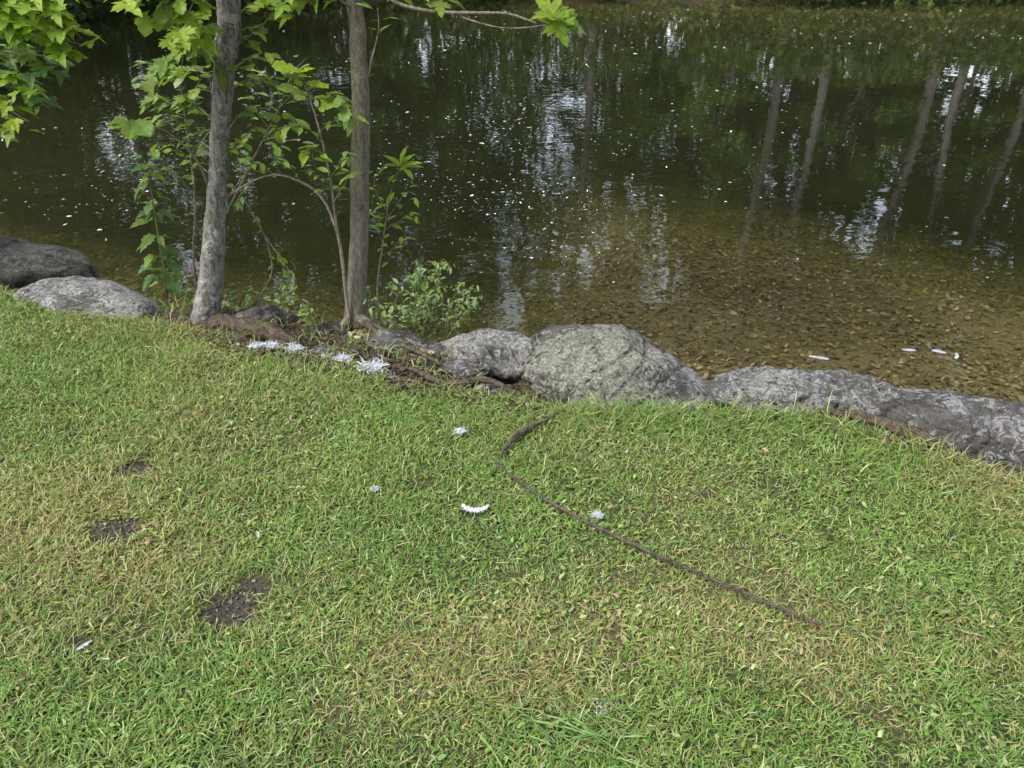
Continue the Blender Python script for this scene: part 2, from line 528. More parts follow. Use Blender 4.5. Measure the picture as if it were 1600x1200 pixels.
def spline(P, n):
    """Catmull-Rom through control rows (any width)."""
    P = np.asarray(P, float)
    Q = np.vstack([2 * P[0] - P[1], P, 2 * P[-1] - P[-2]])
    out = []
    m = len(P) - 1
    for u in np.linspace(0, m, n):
        k = min(int(u), m - 1); t = u - k
        p0, p1, p2, p3 = Q[k], Q[k + 1], Q[k + 2], Q[k + 3]
        out.append(0.5 * ((2 * p1) + (-p0 + p2) * t + (2 * p0 - 5 * p1 + 4 * p2 - p3) * t * t + (-p0 + 3 * p1 - 3 * p2 + p3) * t ** 3))
    return np.array(out)

def tube_vf(ctrl, rad, rings=16, sides=8, rough=0.0, rs=20.0, seed=0, flare=None, grain=0.0):
    P = spline(ctrl, rings)
    r = np.interp(np.linspace(0, 1, rings), np.linspace(0, 1, len(rad)), rad)
    T, A, B = frames(P)
    th = np.linspace(0, 2 * math.pi, sides, endpoint=False)
    V = P[:, None, :] + r[:, None, None] * (np.cos(th)[None, :, None] * A[:, None, :] + np.sin(th)[None, :, None] * B[:, None, :])
    if rough:
        C = np.repeat(P[:, None, :], sides, 1)
        D = V - C
        sc = 1 + rough * fbm(V * np.array([rs, rs, rs * 0.35]), seed, 4) + rough * 0.6 * fbm(V * rs * 2.2, seed + 9, 3)
        if flare is not None:
            u = np.linspace(0, 1, rings)[:, None]
            sc = sc + flare * np.exp(-u / 0.09) * (0.5 + 0.5 * np.sin(th * 4 + seed)[None, :])
        if grain:
            u = np.linspace(0, 1, rings)[:, None] + 0 * th[None, :]
            q = np.stack([np.cos(th)[None, :] * 2.6 + 0 * u, np.sin(th)[None, :] * 2.6 + 0 * u, u * 3.0 + seed], -1)
            sc = sc + grain * (1 - 2.2 * np.abs(fbm(q, seed + 40, 4)))
        V = C + D * sc[:, :, None]
    V = V.reshape(-1, 3)
    i = np.arange(rings * sides).reshape(rings, sides)
    j = np.roll(i, -1, 1)
    F = np.stack([i[:-1].ravel(), j[:-1].ravel(), j[1:].ravel(), i[1:].ravel()], -1)
    # end caps as quads fanned to centre points
    n0 = len(V)
    V = np.vstack([V, P[0], P[-1]])
    c0 = np.stack([j[0], i[0], np.full(sides, n0), np.full(sides, n0)], -1)
    c1 = np.stack([i[-1], j[-1], np.full(sides, n0 + 1), np.full(sides, n0 + 1)], -1)
    caps = np.vstack([c0, c1])[:, :3]
    tri = np.vstack([F[:, [0, 1, 2]], F[:, [0, 2, 3]], caps])
    return V, tri

def join(parts):
    Vs, Fs, o = [], [], 0
    for V, F in parts:
        Vs.append(V); Fs.append(np.asarray(F) + o); o += len(V)
    return np.vstack(Vs), np.vstack(Fs)

def ico(sub):
    import bmesh
    bm = bmesh.new()
    bmesh.ops.create_icosphere(bm, subdivisions=sub, radius=1.0)
    V = np.array([v.co[:] for v in bm.verts])
    F = np.array([[v.index for v in f.verts] for f in bm.faces])
    bm.free()
    return V, F
ICO = {k: ico(k) for k in (4, 5, 6)}

def rock(name, label, centre, half, rotz, mat, seed, planes=(), nrand=24, rough=0.05, sub=5, tilt=(0, 0), cat='rock', exp=38, group=None, cracks=7):
    U, F = ICO[sub]
    r_ = np.random.default_rng(seed)
    pl = [(np.array(p[:3]) / np.linalg.norm(p[:3]), p[3]) for p in planes]
    for _ in range(nrand):
        n = r_.normal(size=3); n /= np.linalg.norm(n)
        pl.append((n, r_.uniform(0.76, 0.96)))
    acc = np.ones(len(U))
    for n, d in pl:
        k = np.clip(U @ n, 0, None) / d
        acc = acc + k ** exp
    rad = acc ** (-1.0 / exp)
    P = U * rad[:, None]
    P = P * (1 + rough * 1.4 * fbm(U * 1.7 + seed, seed, 4)[:, None] + rough * 0.35 * fbm(U * 9 + seed, seed + 5, 4)[:, None])
    q = U * np.array(half) / max(half)
    ridge = 1 - np.abs(fbm(q * 4.2 + seed * 1.3, seed + 3, 4))
    P = P * (1 - rough * 0.9 * np.clip(ridge - .75, 0, 1)[:, None] * 4 * .5)
    P = P * np.array(half)
    P = P + 0.010 * fbm(P * 11 + seed, seed + 6, 4)[:, None] * U
    P = P + 0.004 * fbm(P * 30 + seed, seed + 8, 3)[:, None] * U
    for k in range(cracks):                       # splits and bedding joints
        n = r_.normal(size=3) * (np.array([.35, .5, 1.0]) if k % 2 else np.array([1.0, .8, .35])); n /= np.linalg.norm(n)
        q = P @ n + .035 * fbm(P * 6 + k * 3.7, seed + 20 + k, 3) - r_.uniform(-.45, .6) * (np.abs(n) @ np.array(half))
        msk = sstep(-.35, .2, fbm(P * 3.3 + k * 9.1, seed + 50 + k, 2))
        P = P - U * (msk * r_.uniform(.008, .02) * np.exp(-(q / r_.uniform(.006, .011)) ** 2))[:, None]
        P = P + U * (r_.uniform(-.010, .010) * sstep(-.01, .01, q) * msk)[:, None]
    Rm = np.array((Matrix.Rotation(rotz, 3, 'Z') @ Matrix.Rotation(tilt[0], 3, 'X') @ Matrix.Rotation(tilt[1], 3, 'Y')))
    P = P @ Rm.T
    o = link(name, mesh_np(name, P, F, mat, True), None, tuple(centre))
    tag(o, label, cat, group)
    return o

# ------------------------------------------------------------------ rocks along the bank
RK = {
    'boulder': rock_mat('lichen_granite', (0.022, 0.021, 0.018), (0.062, 0.060, 0.054), (0.170, 0.174, 0.142), 0.75, 0.25, 1),
    'pale': rock_mat('pale_granite', (0.036, 0.035, 0.033), (0.092, 0.089, 0.084), (0.20, 0.197, 0.19), 0.72, 0.10, 2),
    'dark': rock_mat('dark_mossy_granite', (0.013, 0.013, 0.012), (0.036, 0.036, 0.032), (0.075, 0.077, 0.066), 0.35, 0.55, 3),
    'long': rock_mat('grey_lichen_slab', (0.030, 0.029, 0.027), (0.080, 0.078, 0.072), (0.185, 0.186, 0.18), 0.66, 0.25, 4),
    'right': rock_mat('weathered_slab', (0.024, 0.023, 0.022), (0.066, 0.063, 0.058), (0.185, 0.183, 0.185), 0.55, 0.18, 5),
    'small': rock_mat('bank_stone', (0.026, 0.023, 0.022), (0.07, 0.064, 0.062), (0.17, 0.163, 0.165), 0.55, 0.2, 6),
}
def rk(name, label, px, py, z, half, rz, mat, seed, **kw):
    p = G(px, py, z)
    return rock(name, label, (p[0], p[1], z), half, R(rz), RK[mat], seed, **kw)

rk('boulder', 'large squat grey boulder with pale lichen, centre of the bank', 936, 570, -0.055, (0.375, 0.31, 0.175), 2, 'boulder', 11,
   planes=[(0, 0.12, 1, 0.80), (-0.7, -0.1, 0.75, 0.84), (0.85, 0.1, 0.62, 0.66), (0.25, -0.9, 0.45, 0.80), (-0.4, -0.9, 0.3, 0.84)], nrand=8, rough=0.035, sub=6, cracks=6)
rk('sloping_rock', 'smooth grey sloping stone against the right side of the central boulder', 1035, 604, -0.115, (0.20, 0.25, 0.14), 12, 'pale', 22, planes=[(0.7, 0, 0.7, 0.66), (-.6, 0, .8, .8)])
rk('flat_rock', 'low pale grey mottled rock joining the left side of the central boulder', 758, 558, -0.09, (0.32, 0.17, 0.11), -8, 'pale', 33, planes=[(0, 0, 1, 0.8)])
rk('bank_stone', 'small mottled stone in leaf litter left of the central boulder', 725, 582, -0.035, (0.12, 0.07, 0.05), 10, 'small', 34, planes=[(0, 0, 1, 0.8)])
rk('bank_stone', 'purplish grey broken stone below the right tree', 618, 543, -0.075, (0.24, 0.13, 0.09), -16, 'small', 35, planes=[(0, -0.3, 1, 0.75)])
rk('bank_stone', 'small half buried grey stone at the grass edge under the litter', 752, 612, -0.02, (0.075, 0.045, 0.035), 25, 'small', 36, sub=4)
rk('long_rock', 'long low grey lichen rock right of the central boulder', 1245, 619, -0.112, (0.46, 0.21, 0.12), -9, 'long', 44, planes=[(0, -0.1, 1, 0.82), (0.1, 0.5, 0.8, 0.85)], rough=0.04, sub=6, cracks=10)
rk('slab_rock', 'big dark grey weathered slab running out of the right edge', 1500, 690, -0.19, (0.66, 0.26, 0.20), -19, 'right', 55, planes=[(0, -0.25, 1, 0.72), (0, -0.8, 0.6, 0.78)], rough=0.05, sub=6, cracks=16)
rk('shore_rock', 'pale whitish flat rock at the left grass edge', 140, 486, -0.06, (0.46, 0.23, 0.13), -20, 'pale', 66, planes=[(0.12, -0.2, 1, 0.76), (0.5, 0.6, 0.6, 0.85)], rough=0.04)
rk('shore_rock', 'dark mossy rounded boulder at the far left water edge', -8, 434, -0.13, (0.66, 0.36, 0.30), -16, 'dark', 77, planes=[(0.42, 0, 1, 0.72), (0, -.4, 1, .86)], rough=0.04)
rk('bank_stone', 'grey stone wedged behind the rotten log between the two trees', 415, 508, -0.08, (0.19, 0.12, 0.10), -10, 'small', 88)
rk('bank_stone', 'mossy dark stone just left of the right tree foot', 520, 524, -0.09, (0.12, 0.09, 0.07), 5, 'dark', 99)

_r = random.Random(5)
for k in range(16):
    px_ = _r.uniform(480, 820); x_ = G(px_, 560)[0]; y_ = float(shore_y(x_)) + _r.uniform(.03, .26)
    a_ = _r.uniform(.03, .075)
    rock('rubble_stone', 'small flat rubble stone half sunk in the bank litter', (x_, y_, hz(x_, y_) + .004), (a_, a_ * _r.uniform(.5, .9), a_ * _r.uniform(.3, .5)), _r.uniform(0, 3), RK['small'] if k % 3 else RK['dark'], 200 + k, sub=4, cracks=2, group='rubble stones along the bank')

# ------------------------------------------------------------------ leaf shapes
def outline_leaf(pts, fold=0.25, droop=0.25, seed=0):
    """pts: half outline (x>=0 side, y 0..1) -> folded, drooping blade, unit length, base at origin, pointing +Y."""
    r_ = np.random.default_rng(seed)
    L = [(0, 0)] + [(a, b) for a, b in pts] + [(0, 1)]
    V, F = [], []
    ys = [b for _, b in pts]
    mid = [(0.0, b) for b in np.linspace(0.12, 0.92, 4)]
    def z(x, y): return fold * abs(x) - droop * y * y + 0.02 * r_.normal()
    mids = [(0, 0)] + mid + [(0, 1)]
    for x, y in mids: V.append((x, y, -droop * y * y))
    for sgn in (1, -1):
        start = len(V)
        for a, b in pts:
            V.append((sgn * a, b, z(a, b)))
        m = len(pts)
        mi = 0
        idx = [0] + list(range(start, start + m)) + [5]
        # strip between midrib and outline
        oy = [0] + [b for _, b in pts] + [1]
        for k in range(len(idx) - 1):
            t = min(range(6), key=lambda q: abs(mids[q][1] - 0.5 * (oy[k] + oy[k + 1])))
            if t != mi:
                lo, hi = (mi, t) if t > mi else (t, mi)
                for q in range(lo, hi):
                    tri = (q, q + 1, idx[k])
                    if len(set(tri)) == 3: F.append(tri)
                mi = t
            tri = (mi, idx[k], idx[k + 1])
            if len(set(tri)) == 3: F.append(tri)
        for q in range(mi, 5):
            tri = (q, q + 1, idx[-1])
            if len(set(tri)) == 3: F.append(tri)
    return np.array(V, float), np.array(F)

MAPLE = [(0.08, 0.02), (0.34, -0.08), (0.22, 0.10), (0.46, 0.16), (0.40, 0.24), (0.62, 0.42), (0.46, 0.42), (0.48, 0.56), (0.30, 0.46), (0.16, 0.42), (0.24, 0.62), (0.15, 0.66), (0.13, 0.80)]
OAK = [(0.05, 0.10), (0.16, 0.20), (0.13, 0.30), (0.27, 0.42), (0.20, 0.50), (0.34, 0.66), (0.25, 0.73), (0.26, 0.86), (0.12, 0.94)]
OVAL = [(0.07, 0.12), (0.15, 0.28), (0.19, 0.48), (0.16, 0.68), (0.08, 0.86)]
TOOTH = [(0.10, 0.08), (0.24, 0.14), (0.20, 0.22), (0.34, 0.34), (0.24, 0.40), (0.28, 0.54), (0.17, 0.60), (0.17, 0.74), (0.07, 0.84)]
LEAF = {}
for nm, pts in (('maple', MAPLE), ('oak', OAK), ('oval', OVAL), ('tooth', TOOTH)):
    for mt in ('lime_leaf', 'green_leaf', 'dark_leaf', 'pale_leaf'):
        for k in range(3):
            Vl, Fl = outline_leaf(pts, (0.12, 0.3, 0.2)[k], (0.15, 0.3, 0.5)[k], k)
            LEAF[nm, mt, k] = mesh_np('leaf', Vl, Fl, M[mt], False)

def put_leaf(parent, base, pos, dirn, size, kind, mat, up=None, label=None):
    """parent's origin is at base (world); leaf local = pos - base."""
    me = LEAF[kind, mat, random.randrange(3)]
    o = bpy.data.objects.new('leaf', me)
    COL.objects.link(o)
    o.parent = parent
    d = Vector(dirn).normalized()
    u = Vector(up if up is not None else (0, 0, 1))
    z = (u - d * u.dot(d)).normalized()
    x = d.cross(z)
    m = Matrix((x, d, z)).transposed().to_4x4()
    m = Matrix.Translation(Vector(pos) - Vector(base)) @ m @ Matrix.Diagonal((size, size, size, 1))
    o.matrix_local = m
    return o

# ------------------------------------------------------------------ near trees and shrubs
class Plant:
    """a thing with an Empty at its base; stems and leaves are its parts."""
    def __init__(self, name, label, cat, base, group=None):
        self.base = np.array(base, float)
        self.root = tag(empty(name, tuple(base)), label, cat, group)
        self.n = 0
    def tube(self, name, ctrl, rad, mat, rings=18, sides=8, rough=0.0, rs=20, seed=0, flare=None, parent=None, label=None):
        V, F = tube_vf(np.asarray(ctrl) - self.base, rad, rings, sides, rough, rs, seed, flare)
        o = link(name, mesh_np(name, V, F, M[mat], True), parent or self.root)
        if label: o['label'] = label
        return o
    def leaf(self, pos, dirn, size, kind, mat, parent=None, up=None):
        put_leaf(parent or self.root, self.base, pos, dirn, size, kind, mat, up)
        self.n += 1
    def leafy_twig(self, ctrl, rad, kind, mat, n, size, mat_t='twig', spread=0.6, start=0.25, droop=0.25, jit=0.02, parent=None, name='twig', rings=14):
        o = self.tube(name, ctrl, rad, mat_t, rings, 5, 0, parent=parent)
        P = spline(ctrl, 60)
        T = np.gradient(P, axis=0)
        for k in range(n):
            u = start + (1 - start) * (k + random.random() * 0.7) / n
            i = min(59, int(u * 59))
            t = T[i] / (np.linalg.norm(T[i]) + 1e-9)
            side = np.cross(t, [0, 0, 1]); side /= np.linalg.norm(side) + 1e-9
            s = 1 if k % 2 else -1
            d = t * random.uniform(0.2, 0.9) + s * side * random.uniform(0.4, 1.0) * spread * 1.6 + np.array([0, 0, random.uniform(-1, 0.35) * droop])
            up = (random.uniform(-.45, .45), random.uniform(-.5, .25), 1)
            sz = size * random.uniform(0.65, 1.2)
            pos = P[i] + np.array([random.uniform(-jit, jit) for _ in range(3)])
            self.leaf(pos, d, sz, kind, mat if isinstance(mat, str) else random.choice(mat), o, up)
        return o

def foliage(name, parent, base, centres, radius, per, size, mat, cols, seed, flat=0.6):
    """many small real leaf faces gathered in clumps."""
    r_ = np.random.default_rng(seed)
    C = np.asarray(centres)
    n = len(C) * per
    cidx = np.repeat(np.arange(len(C)), per)
    off = r_.normal(size=(n, 3)); off /= np.linalg.norm(off, axis=1)[:, None]
    off *= (r_.random((n, 1)) ** 0.5) * radius * np.array([1, 1, flat])
    P = C[cidx] + off - np.asarray(base)
    d = r_.normal(size=(n, 3)); d[:, 2] *= 0.5; d /= np.linalg.norm(d, axis=1)[:, None]
    e = r_.normal(size=(n, 3)); e = np.cross(d, e); e /= np.linalg.norm(e, axis=1)[:, None]
    nrm = np.cross(d, e)
    sz = size * r_.uniform(0.6, 1.3, (n, 1))
    V = np.stack([P, P + d * sz * 0.45 + e * sz * 0.32 + nrm * sz * 0.08, P + d * sz, P + d * sz * 0.45 - e * sz * 0.32 + nrm * sz * 0.08], 1).reshape(-1, 3)
    k = np.arange(n)[:, None] * 4
    F = np.vstack([k + np.array([0, 1, 2]), k + np.array([0, 2, 3])])
    cc = np.array(cols)
    w = r_.random((len(C), 1)); base_c = cc[0] * (1 - w) + cc[1] * w
    col = base_c[cidx] * r_.uniform(0.75, 1.3, (n, 1))
    o = link(name, mesh_np(name, V, F, M[mat], False, np.repeat(col, 4, 0)), parent)
    o['kind'] = 'stuff'
    return o

def px_path(pts, Y0, Y1=None):
    Y1 = Y0 if Y1 is None else Y1
    m = len(pts)
    return np.array([at(a, b, Y0 + (Y1 - Y0) * k / max(1, m - 1)) for k, (a, b) in enumerate(pts)])

GREENS = [(0.035, 0.075, 0.014), (0.085, 0.14, 0.028)]

# --- the left tree
T1Y = 3.32
b1 = at(323, 508, T1Y)
t1 = Plant('young_tree', 'left of two young trees, grey rough bark with green moss patch', 'tree', b1)
pth = px_path([(322, 512), (324, 480), (330, 430), (337, 330), (342, 250), (347, 160), (353, 75), (357, 0)], T1Y, T1Y + 0.03)
top = pth[-1]
pth = np.vstack([pth, top + [0.05, 0.03, 0.8], top + [0.02, 0.1, 1.9], top + [0.1, 0.0, 3.2], top + [0.0, 0.15, 4.6]])
def pxr(w, Y, px, py):   # half width in px -> metres at that depth
    return 0.5 * w / FPX * Y / ray(px, py)[1]
r1 = [0.068, .060, .053, .0435, .0395, .039, .043, .044, .042, .038, .028, .012]
t1.tube('trunk', pth, r1, 'bark_a', 190, 34, 0.10, 30, 3, 0.24)
t1.tube('root', np.array([b1 + [0.03, -0.03, 0.03], at(352, 500, T1Y - .05), at(400, 520, T1Y - .16), at(445, 527, T1Y - .2)]), [0.035, 0.03, 0.022, 0.008], 'dead_wood', 22, 10, 0.2, 30, 5)
t1.tube('root', np.array([b1 + [-0.03, -0.03, 0.02], at(292, 512, T1Y - .06), at(275, 520, T1Y - .12)]), [0.035, 0.026, 0.01], 'dead_wood', 16, 10, 0.2, 30, 6)
# moss patch on the trunk
Vm, Fm = ICO[4]
mossV = Vm * np.array([0.022, 0.006, 0.05]) * (1 + 0.3 * fbm(Vm * 3, 4, 3)[:, None])
mp_, nt_, out_ = newmat('tree_moss')
pp = N(nt_, 'ShaderNodeBsdfPrincipled'); pp.inputs['Base Color'].default_value = (0.085, 0.105, 0.018, 1); pp.inputs['Roughness'].default_value = 1.0
nn = noise(nt_, 90, 5, 0.8, N(nt_, 'ShaderNodeTexCoord').outputs['Object']); bb = N(nt_, 'ShaderNodeBump'); bb.inputs['Distance'].default_value = 0.01
nt_.links.new(nn.outputs[0], bb.inputs['Height']); nt_.links.new(bb.outputs[0], pp.inputs['Normal']); nt_.links.new(pp.outputs[0], out_.inputs['Surface'])
M['moss'] = mp_
mo = link('moss_patch', mesh_np('moss_patch', mossV, Fm, M['moss'], True), t1.root, tuple(at(347, 122, T1Y - 0.045) - b1))
for px_, py_, w_ in ((352, 66, .017), (329, 392, .016), (341, 215, .012)):
    kv = Vm * np.array([w_, w_ * .6, w_ * 1.5]) * (1 + .35 * fbm(Vm * 2.5 + px_, 4, 3)[:, None])
    link('knot', mesh_np('knot', kv, Fm, M['bark_a'], True), t1.root, tuple(at(px_, py_, T1Y - .036) - b1))
# arcing bare branch to the left with an end tuft
br = px_path([(326, 290), (310, 255), (285, 225), (255, 203), (225, 195), (200, 192)], T1Y, T1Y - 0.25)
t1.leafy_twig(br, [0.0065, 0.005, 0.0035, 0.002], 'oak', 'green_leaf', 12, 0.125, spread=0.8, start=0.78, droop=0.3, jit=0.015, name='branch', rings=24)
# leafy sprays on its left
for k, (pts, Y0, Y1, n, sz, mt) in enumerate([
    ([(345, 60), (310, 75), (270, 95), (235, 125)], T1Y, T1Y - .15, 12, .085, 'green_leaf'),
    ([(340, 120), (300, 110), (260, 115), (215, 120)], T1Y, T1Y + .15, 13, .08, ['green_leaf', 'pale_leaf']),
    ([(336, 190), (305, 165), (270, 160), (230, 165)], T1Y, T1Y + .1, 13, .075, ['green_leaf', 'pale_leaf']),
    ([(334, 235), (305, 215), (280, 190), (240, 180)], T1Y, T1Y + .2, 11, .07, 'green_leaf'),
    ([(332, 275), (310, 255), (300, 230), (285, 215)], T1Y, T1Y + .15, 9, .06, 'green_leaf'),
    ([(362, 10), (335, -20), (285, -5), (235, 30)], T1Y, T1Y - .3, 12, .10, ['lime_leaf', 'green_leaf']),
    ([(352, -60), (300, -40), (240, -20), (190, 0)], T1Y, T1Y - .35, 12, .11, 'lime_leaf'),
    ([(350, -40), (310, -10), (290, 30), (265, 65)], T1Y, T1Y - .35, 8, .10, 'lime_leaf'),
    ([(340, 40), (325, 40), (315, 55), (322, 80)], T1Y, T1Y - .2, 5, .09, 'lime_leaf'),
    # on its right
    ([(370, 70), (385, 60), (410, 40), (430, 10)], T1Y, T1Y + .1, 7, .075, 'green_leaf'),
    ([(362, 110), (375, 100), (395, 90), (425, 95)], T1Y, T1Y - .1, 6, .06, 'green_leaf'),
    ([(360, 140), (385, 125), (420, 125), (455, 135)], T1Y, T1Y + .1, 8, .065, 'green_leaf'),
    ([(358, 200), (380, 175), (420, 170), (460, 190)], T1Y, T1Y + .2, 10, .065, 'green_leaf'),
    ([(355, 230), (375, 220), (400, 200), (430, 210)], T1Y, T1Y + .1, 7, .055, 'green_leaf'),
    ([(355, 310), (370, 290), (378, 270), (372, 245)], T1Y, T1Y - .03, 7, .05, ['green_leaf', 'pale_leaf']),
    ([(360, 40), (380, 15), (410, 0), (450, -15)], T1Y, T1Y + .1, 9, .08, ['lime_leaf', 'green_leaf']),
]):
    t1.leafy_twig(px_path(pts, Y0, Y1), [0.004, 0.0028, 0.0012], 'maple' if mt == 'lime_leaf' or k in (0, 2, 9) else 'oak', mt, int(n * 1.95), sz * .88, spread=0.7, start=0.2, jit=0.025)
# the crown above the view
cc = []
for k in range(70):
    a = random.uniform(0, 6.28); rr = random.uniform(0.2, 2.1); hh = random.uniform(1.0, 5.0)
    cc.append(top + np.array([math.cos(a) * rr * (1 - .1 * hh), math.sin(a) * rr * (1 - .1 * hh), hh]))
for k in range(7):
    h0 = 0.7 + k * 0.55; a = k * 2.4
    s0 = top + np.array([0.05, 0.05, h0]); e0 = s0 + np.array([math.cos(a) * 1.3, math.sin(a) * 1.3, 0.7])
    t1.tube('limb', np.array([s0, (s0 + e0) / 2 + [0, 0, .12], e0]), [0.018, 0.012, 0.004], 'bark_a', 10, 6)
foliage('foliage', t1.root, b1, cc, 0.5, 60, 0.10, 'far_leaf', GREENS, 5)

# --- the right tree
T2Y = 3.36
b2 = at(557, 500, T2Y)
t2 = Plant('young_tree', 'right of two young trees, straight smooth brown trunk', 'tree', b2)
pth2 = px_path([(557, 506), (557, 465), (559, 420), (562, 350), (562, 280), (564, 200), (563, 140), (559, 75), (553, 0)], T2Y, T2Y + 0.03)
top2 = pth2[-1]
pth2 = np.vstack([pth2, top2 + [-0.06, 0.0, 0.8], top2 + [-0.02, 0.1, 1.9], top2 + [-0.1, 0.0, 3.2], top2 + [0.0, 0.1, 4.4]])
t2.tube('trunk', pth2, [.056, .047, .043, .041, .040, .038, .036, .033, .032, .031, .026, .018, .008], 'bark_b', 170, 30, 0.05, 34, 13, 0.14)
t2.tube('root', np.array([b2 + [0.02, -0.03, 0.03], at(585, 512, T2Y - .08), at(630, 525, T2Y - .14)]), [0.03, 0.02, 0.008], 'bark_b', 16, 8, 0.15, 30, 3)
t2.tube('root', np.array([b2 + [-0.02, -0.02, 0.02], at(520, 520, T2Y - .1), at(480, 528, T2Y - .2), at(455, 540, T2Y - .3)]), [0.022, 0.016, 0.011, 0.004], 'dead_wood', 24, 8, .2, 30, 14)
t2.tube('root', np.array([b2 + [0.03, -0.02, 0.02], at(600, 528, T2Y - .2), at(650, 548, T2Y - .4), at(690, 570, T2Y - .55)]), [0.02, 0.014, 0.010, 0.004], 'dead_wood', 24, 8, .2, 30, 15)
t2.tube('root', np.array([b2 + [-0.02, -0.03, 0.03], at(530, 515, T2Y - .08), at(505, 527, T2Y - .14)]), [0.03, 0.02, 0.008], 'bark_b', 16, 8, 0.15, 30, 4)
# side shoot and the long overhanging branch at the top
t2.leafy_twig(px_path([(576, 120), (580, 95), (588, 65), (592, 40), (590, 12)], T2Y, T2Y - .05), [.004, .003, .0015], 'oval', 'green_leaf', 6, .06, start=.55, name='shoot')
ob = px_path([(556, -60), (590, -20), (625, 6), (680, 18), (740, 20), (790, 21), (822, 30), (838, 36)], T2Y, T2Y - .25)
t2.leafy_twig(ob, [.011, .009, .007, .006, .0045, .002], 'maple', 'lime_leaf', 1, .08, start=.95, name='branch', rings=36)
t2.leafy_twig(px_path([(705, 19), (740, 33), (790, 44), (845, 40), (872, 30)], T2Y - .1, T2Y - .28), [.004, .003, .0015], 'maple', 'lime_leaf', 1, .08, start=.95, name='twig')
endp = at(868, 28, T2Y - .28)
for d, s_ in (((0.9, -.25, -.15), .15), ((.55, .3, -.3), .13), ((-.4, .2, .5), .13), ((.25, -.5, -.5), .13), ((.3, .5, .5), .12), ((-.5, -.3, .25), .11), ((.8, .4, .15), .10)):
    t2.leaf(endp, d, s_ * .85, 'maple', 'lime_leaf', up=(random.uniform(-.5, .5), -.2, .9))
for pts, n, sz in (([(556, -60), (600, -25), (650, -15), (700, 0)], 9, .09), ([(545, 10), (520, -5), (480, 5), (450, 20)], 8, .06), ([(556, -80), (500, -40), (470, -15), (430, 5)], 9, .08)):
    t2.leafy_twig(px_path(pts, T2Y, T2Y - .1), [.004, .003, .0015], 'maple', ['lime_leaf', 'green_leaf'], n, sz)
cc = []
for k in range(60):
    a = random.uniform(0, 6.28); rr = random.uniform(0.2, 1.9); hh = random.uniform(1.1, 4.8)
    cc.append(top2 + np.array([math.cos(a) * rr * (1 - .1 * hh), math.sin(a) * rr * (1 - .1 * hh), hh]))
for k in range(7):
    h0 = 0.8 + k * 0.5; a = k * 2.4 + 1
    s0 = top2 + np.array([-0.04, 0.05, h0]); e0 = s0 + np.array([math.cos(a) * 1.2, math.sin(a) * 1.2, 0.7])
    t2.tube('limb', np.array([s0, (s0 + e0) / 2 + [0, 0, .12], e0]), [0.016, 0.011, 0.004], 'bark_b', 10, 6)
foliage('foliage', t2.root, b2, cc, 0.5, 60, 0.10, 'far_leaf', GREENS, 6)

# --- maple whose boughs hang in from the left edge; its trunk stands left of the view
b3 = np.array([-3.55, 3.55, hz(-3.55, 3.55) - 0.02])
t3 = Plant('maple_tree', 'maple with lime green lobed leaves hanging in at the top left corner', 'tree', b3)
t3.tube('trunk', np.array([b3, b3 + [.02, 0, .6], b3 + [-.03, .02, 1.5], b3 + [.05, 0, 2.6], b3 + [0, 0.1, 4.2], b3 + [.1, 0, 6]]), [.11, .085, .075, .065, .045, .015], 'bark_a', 90, 22, .07, 24, 23, .25)
s3 = b3 + np.array([0, 0, 1.25])
for pts, Y, n, sz, mt in [
    ([(-130, -20), (-40, 15), (40, 25), (105, 35)], 3.0, 16, .125, 'lime_leaf'),
    ([(-130, -40), (-50, -20), (30, -10), (90, 0)], 2.95, 12, .125, 'lime_leaf'),
    ([(-60, 10), (10, 35), (70, 55), (130, 70)], 3.05, 12, .115, 'lime_leaf'),
    ([(-100, 60), (-40, 70), (30, 85), (90, 105)], 3.2, 14, .10, ['green_leaf', 'dark_leaf']),
    ([(-100, 90), (-40, 105), (20, 120), (60, 150)], 3.3, 12, .095, 'dark_leaf'),
    ([(-110, 130), (-50, 150), (0, 165), (45, 190)], 3.1, 10, .095, ['lime_leaf', 'green_leaf']),
    ([(-60, 115), (0, 110), (40, 125), (65, 145)], 3.15, 5, .10, ['lime_leaf']),
    ([(-120, 170), (-60, 185), (-15, 190), (25, 205)], 3.2, 6, .08, ['green_leaf'])]:
    P3 = px_path(pts, Y + .2, Y)
    P3 = np.vstack([s3 + [0, 0, random.uniform(-.3, .3)], P3])
    t3.leafy_twig(P3, [.012, .008, .005, .003, .0015], 'maple', mt, int(n * 2.9), sz * .74, start=.36, spread=.6, jit=.04, name='bough', rings=20)
cc = []
for k in range(30):
    a = random.uniform(1.6, 4.7); rr = random.uniform(0.2, 2.2); hh = random.uniform(3.0, 6.2)
    cc.append(b3 + np.array([math.cos(a) * rr, math.sin(a) * rr, hh]))
foliage('foliage', t3.root, b3, cc, 0.55, 60, 0.11, 'far_leaf', GREENS, 7)

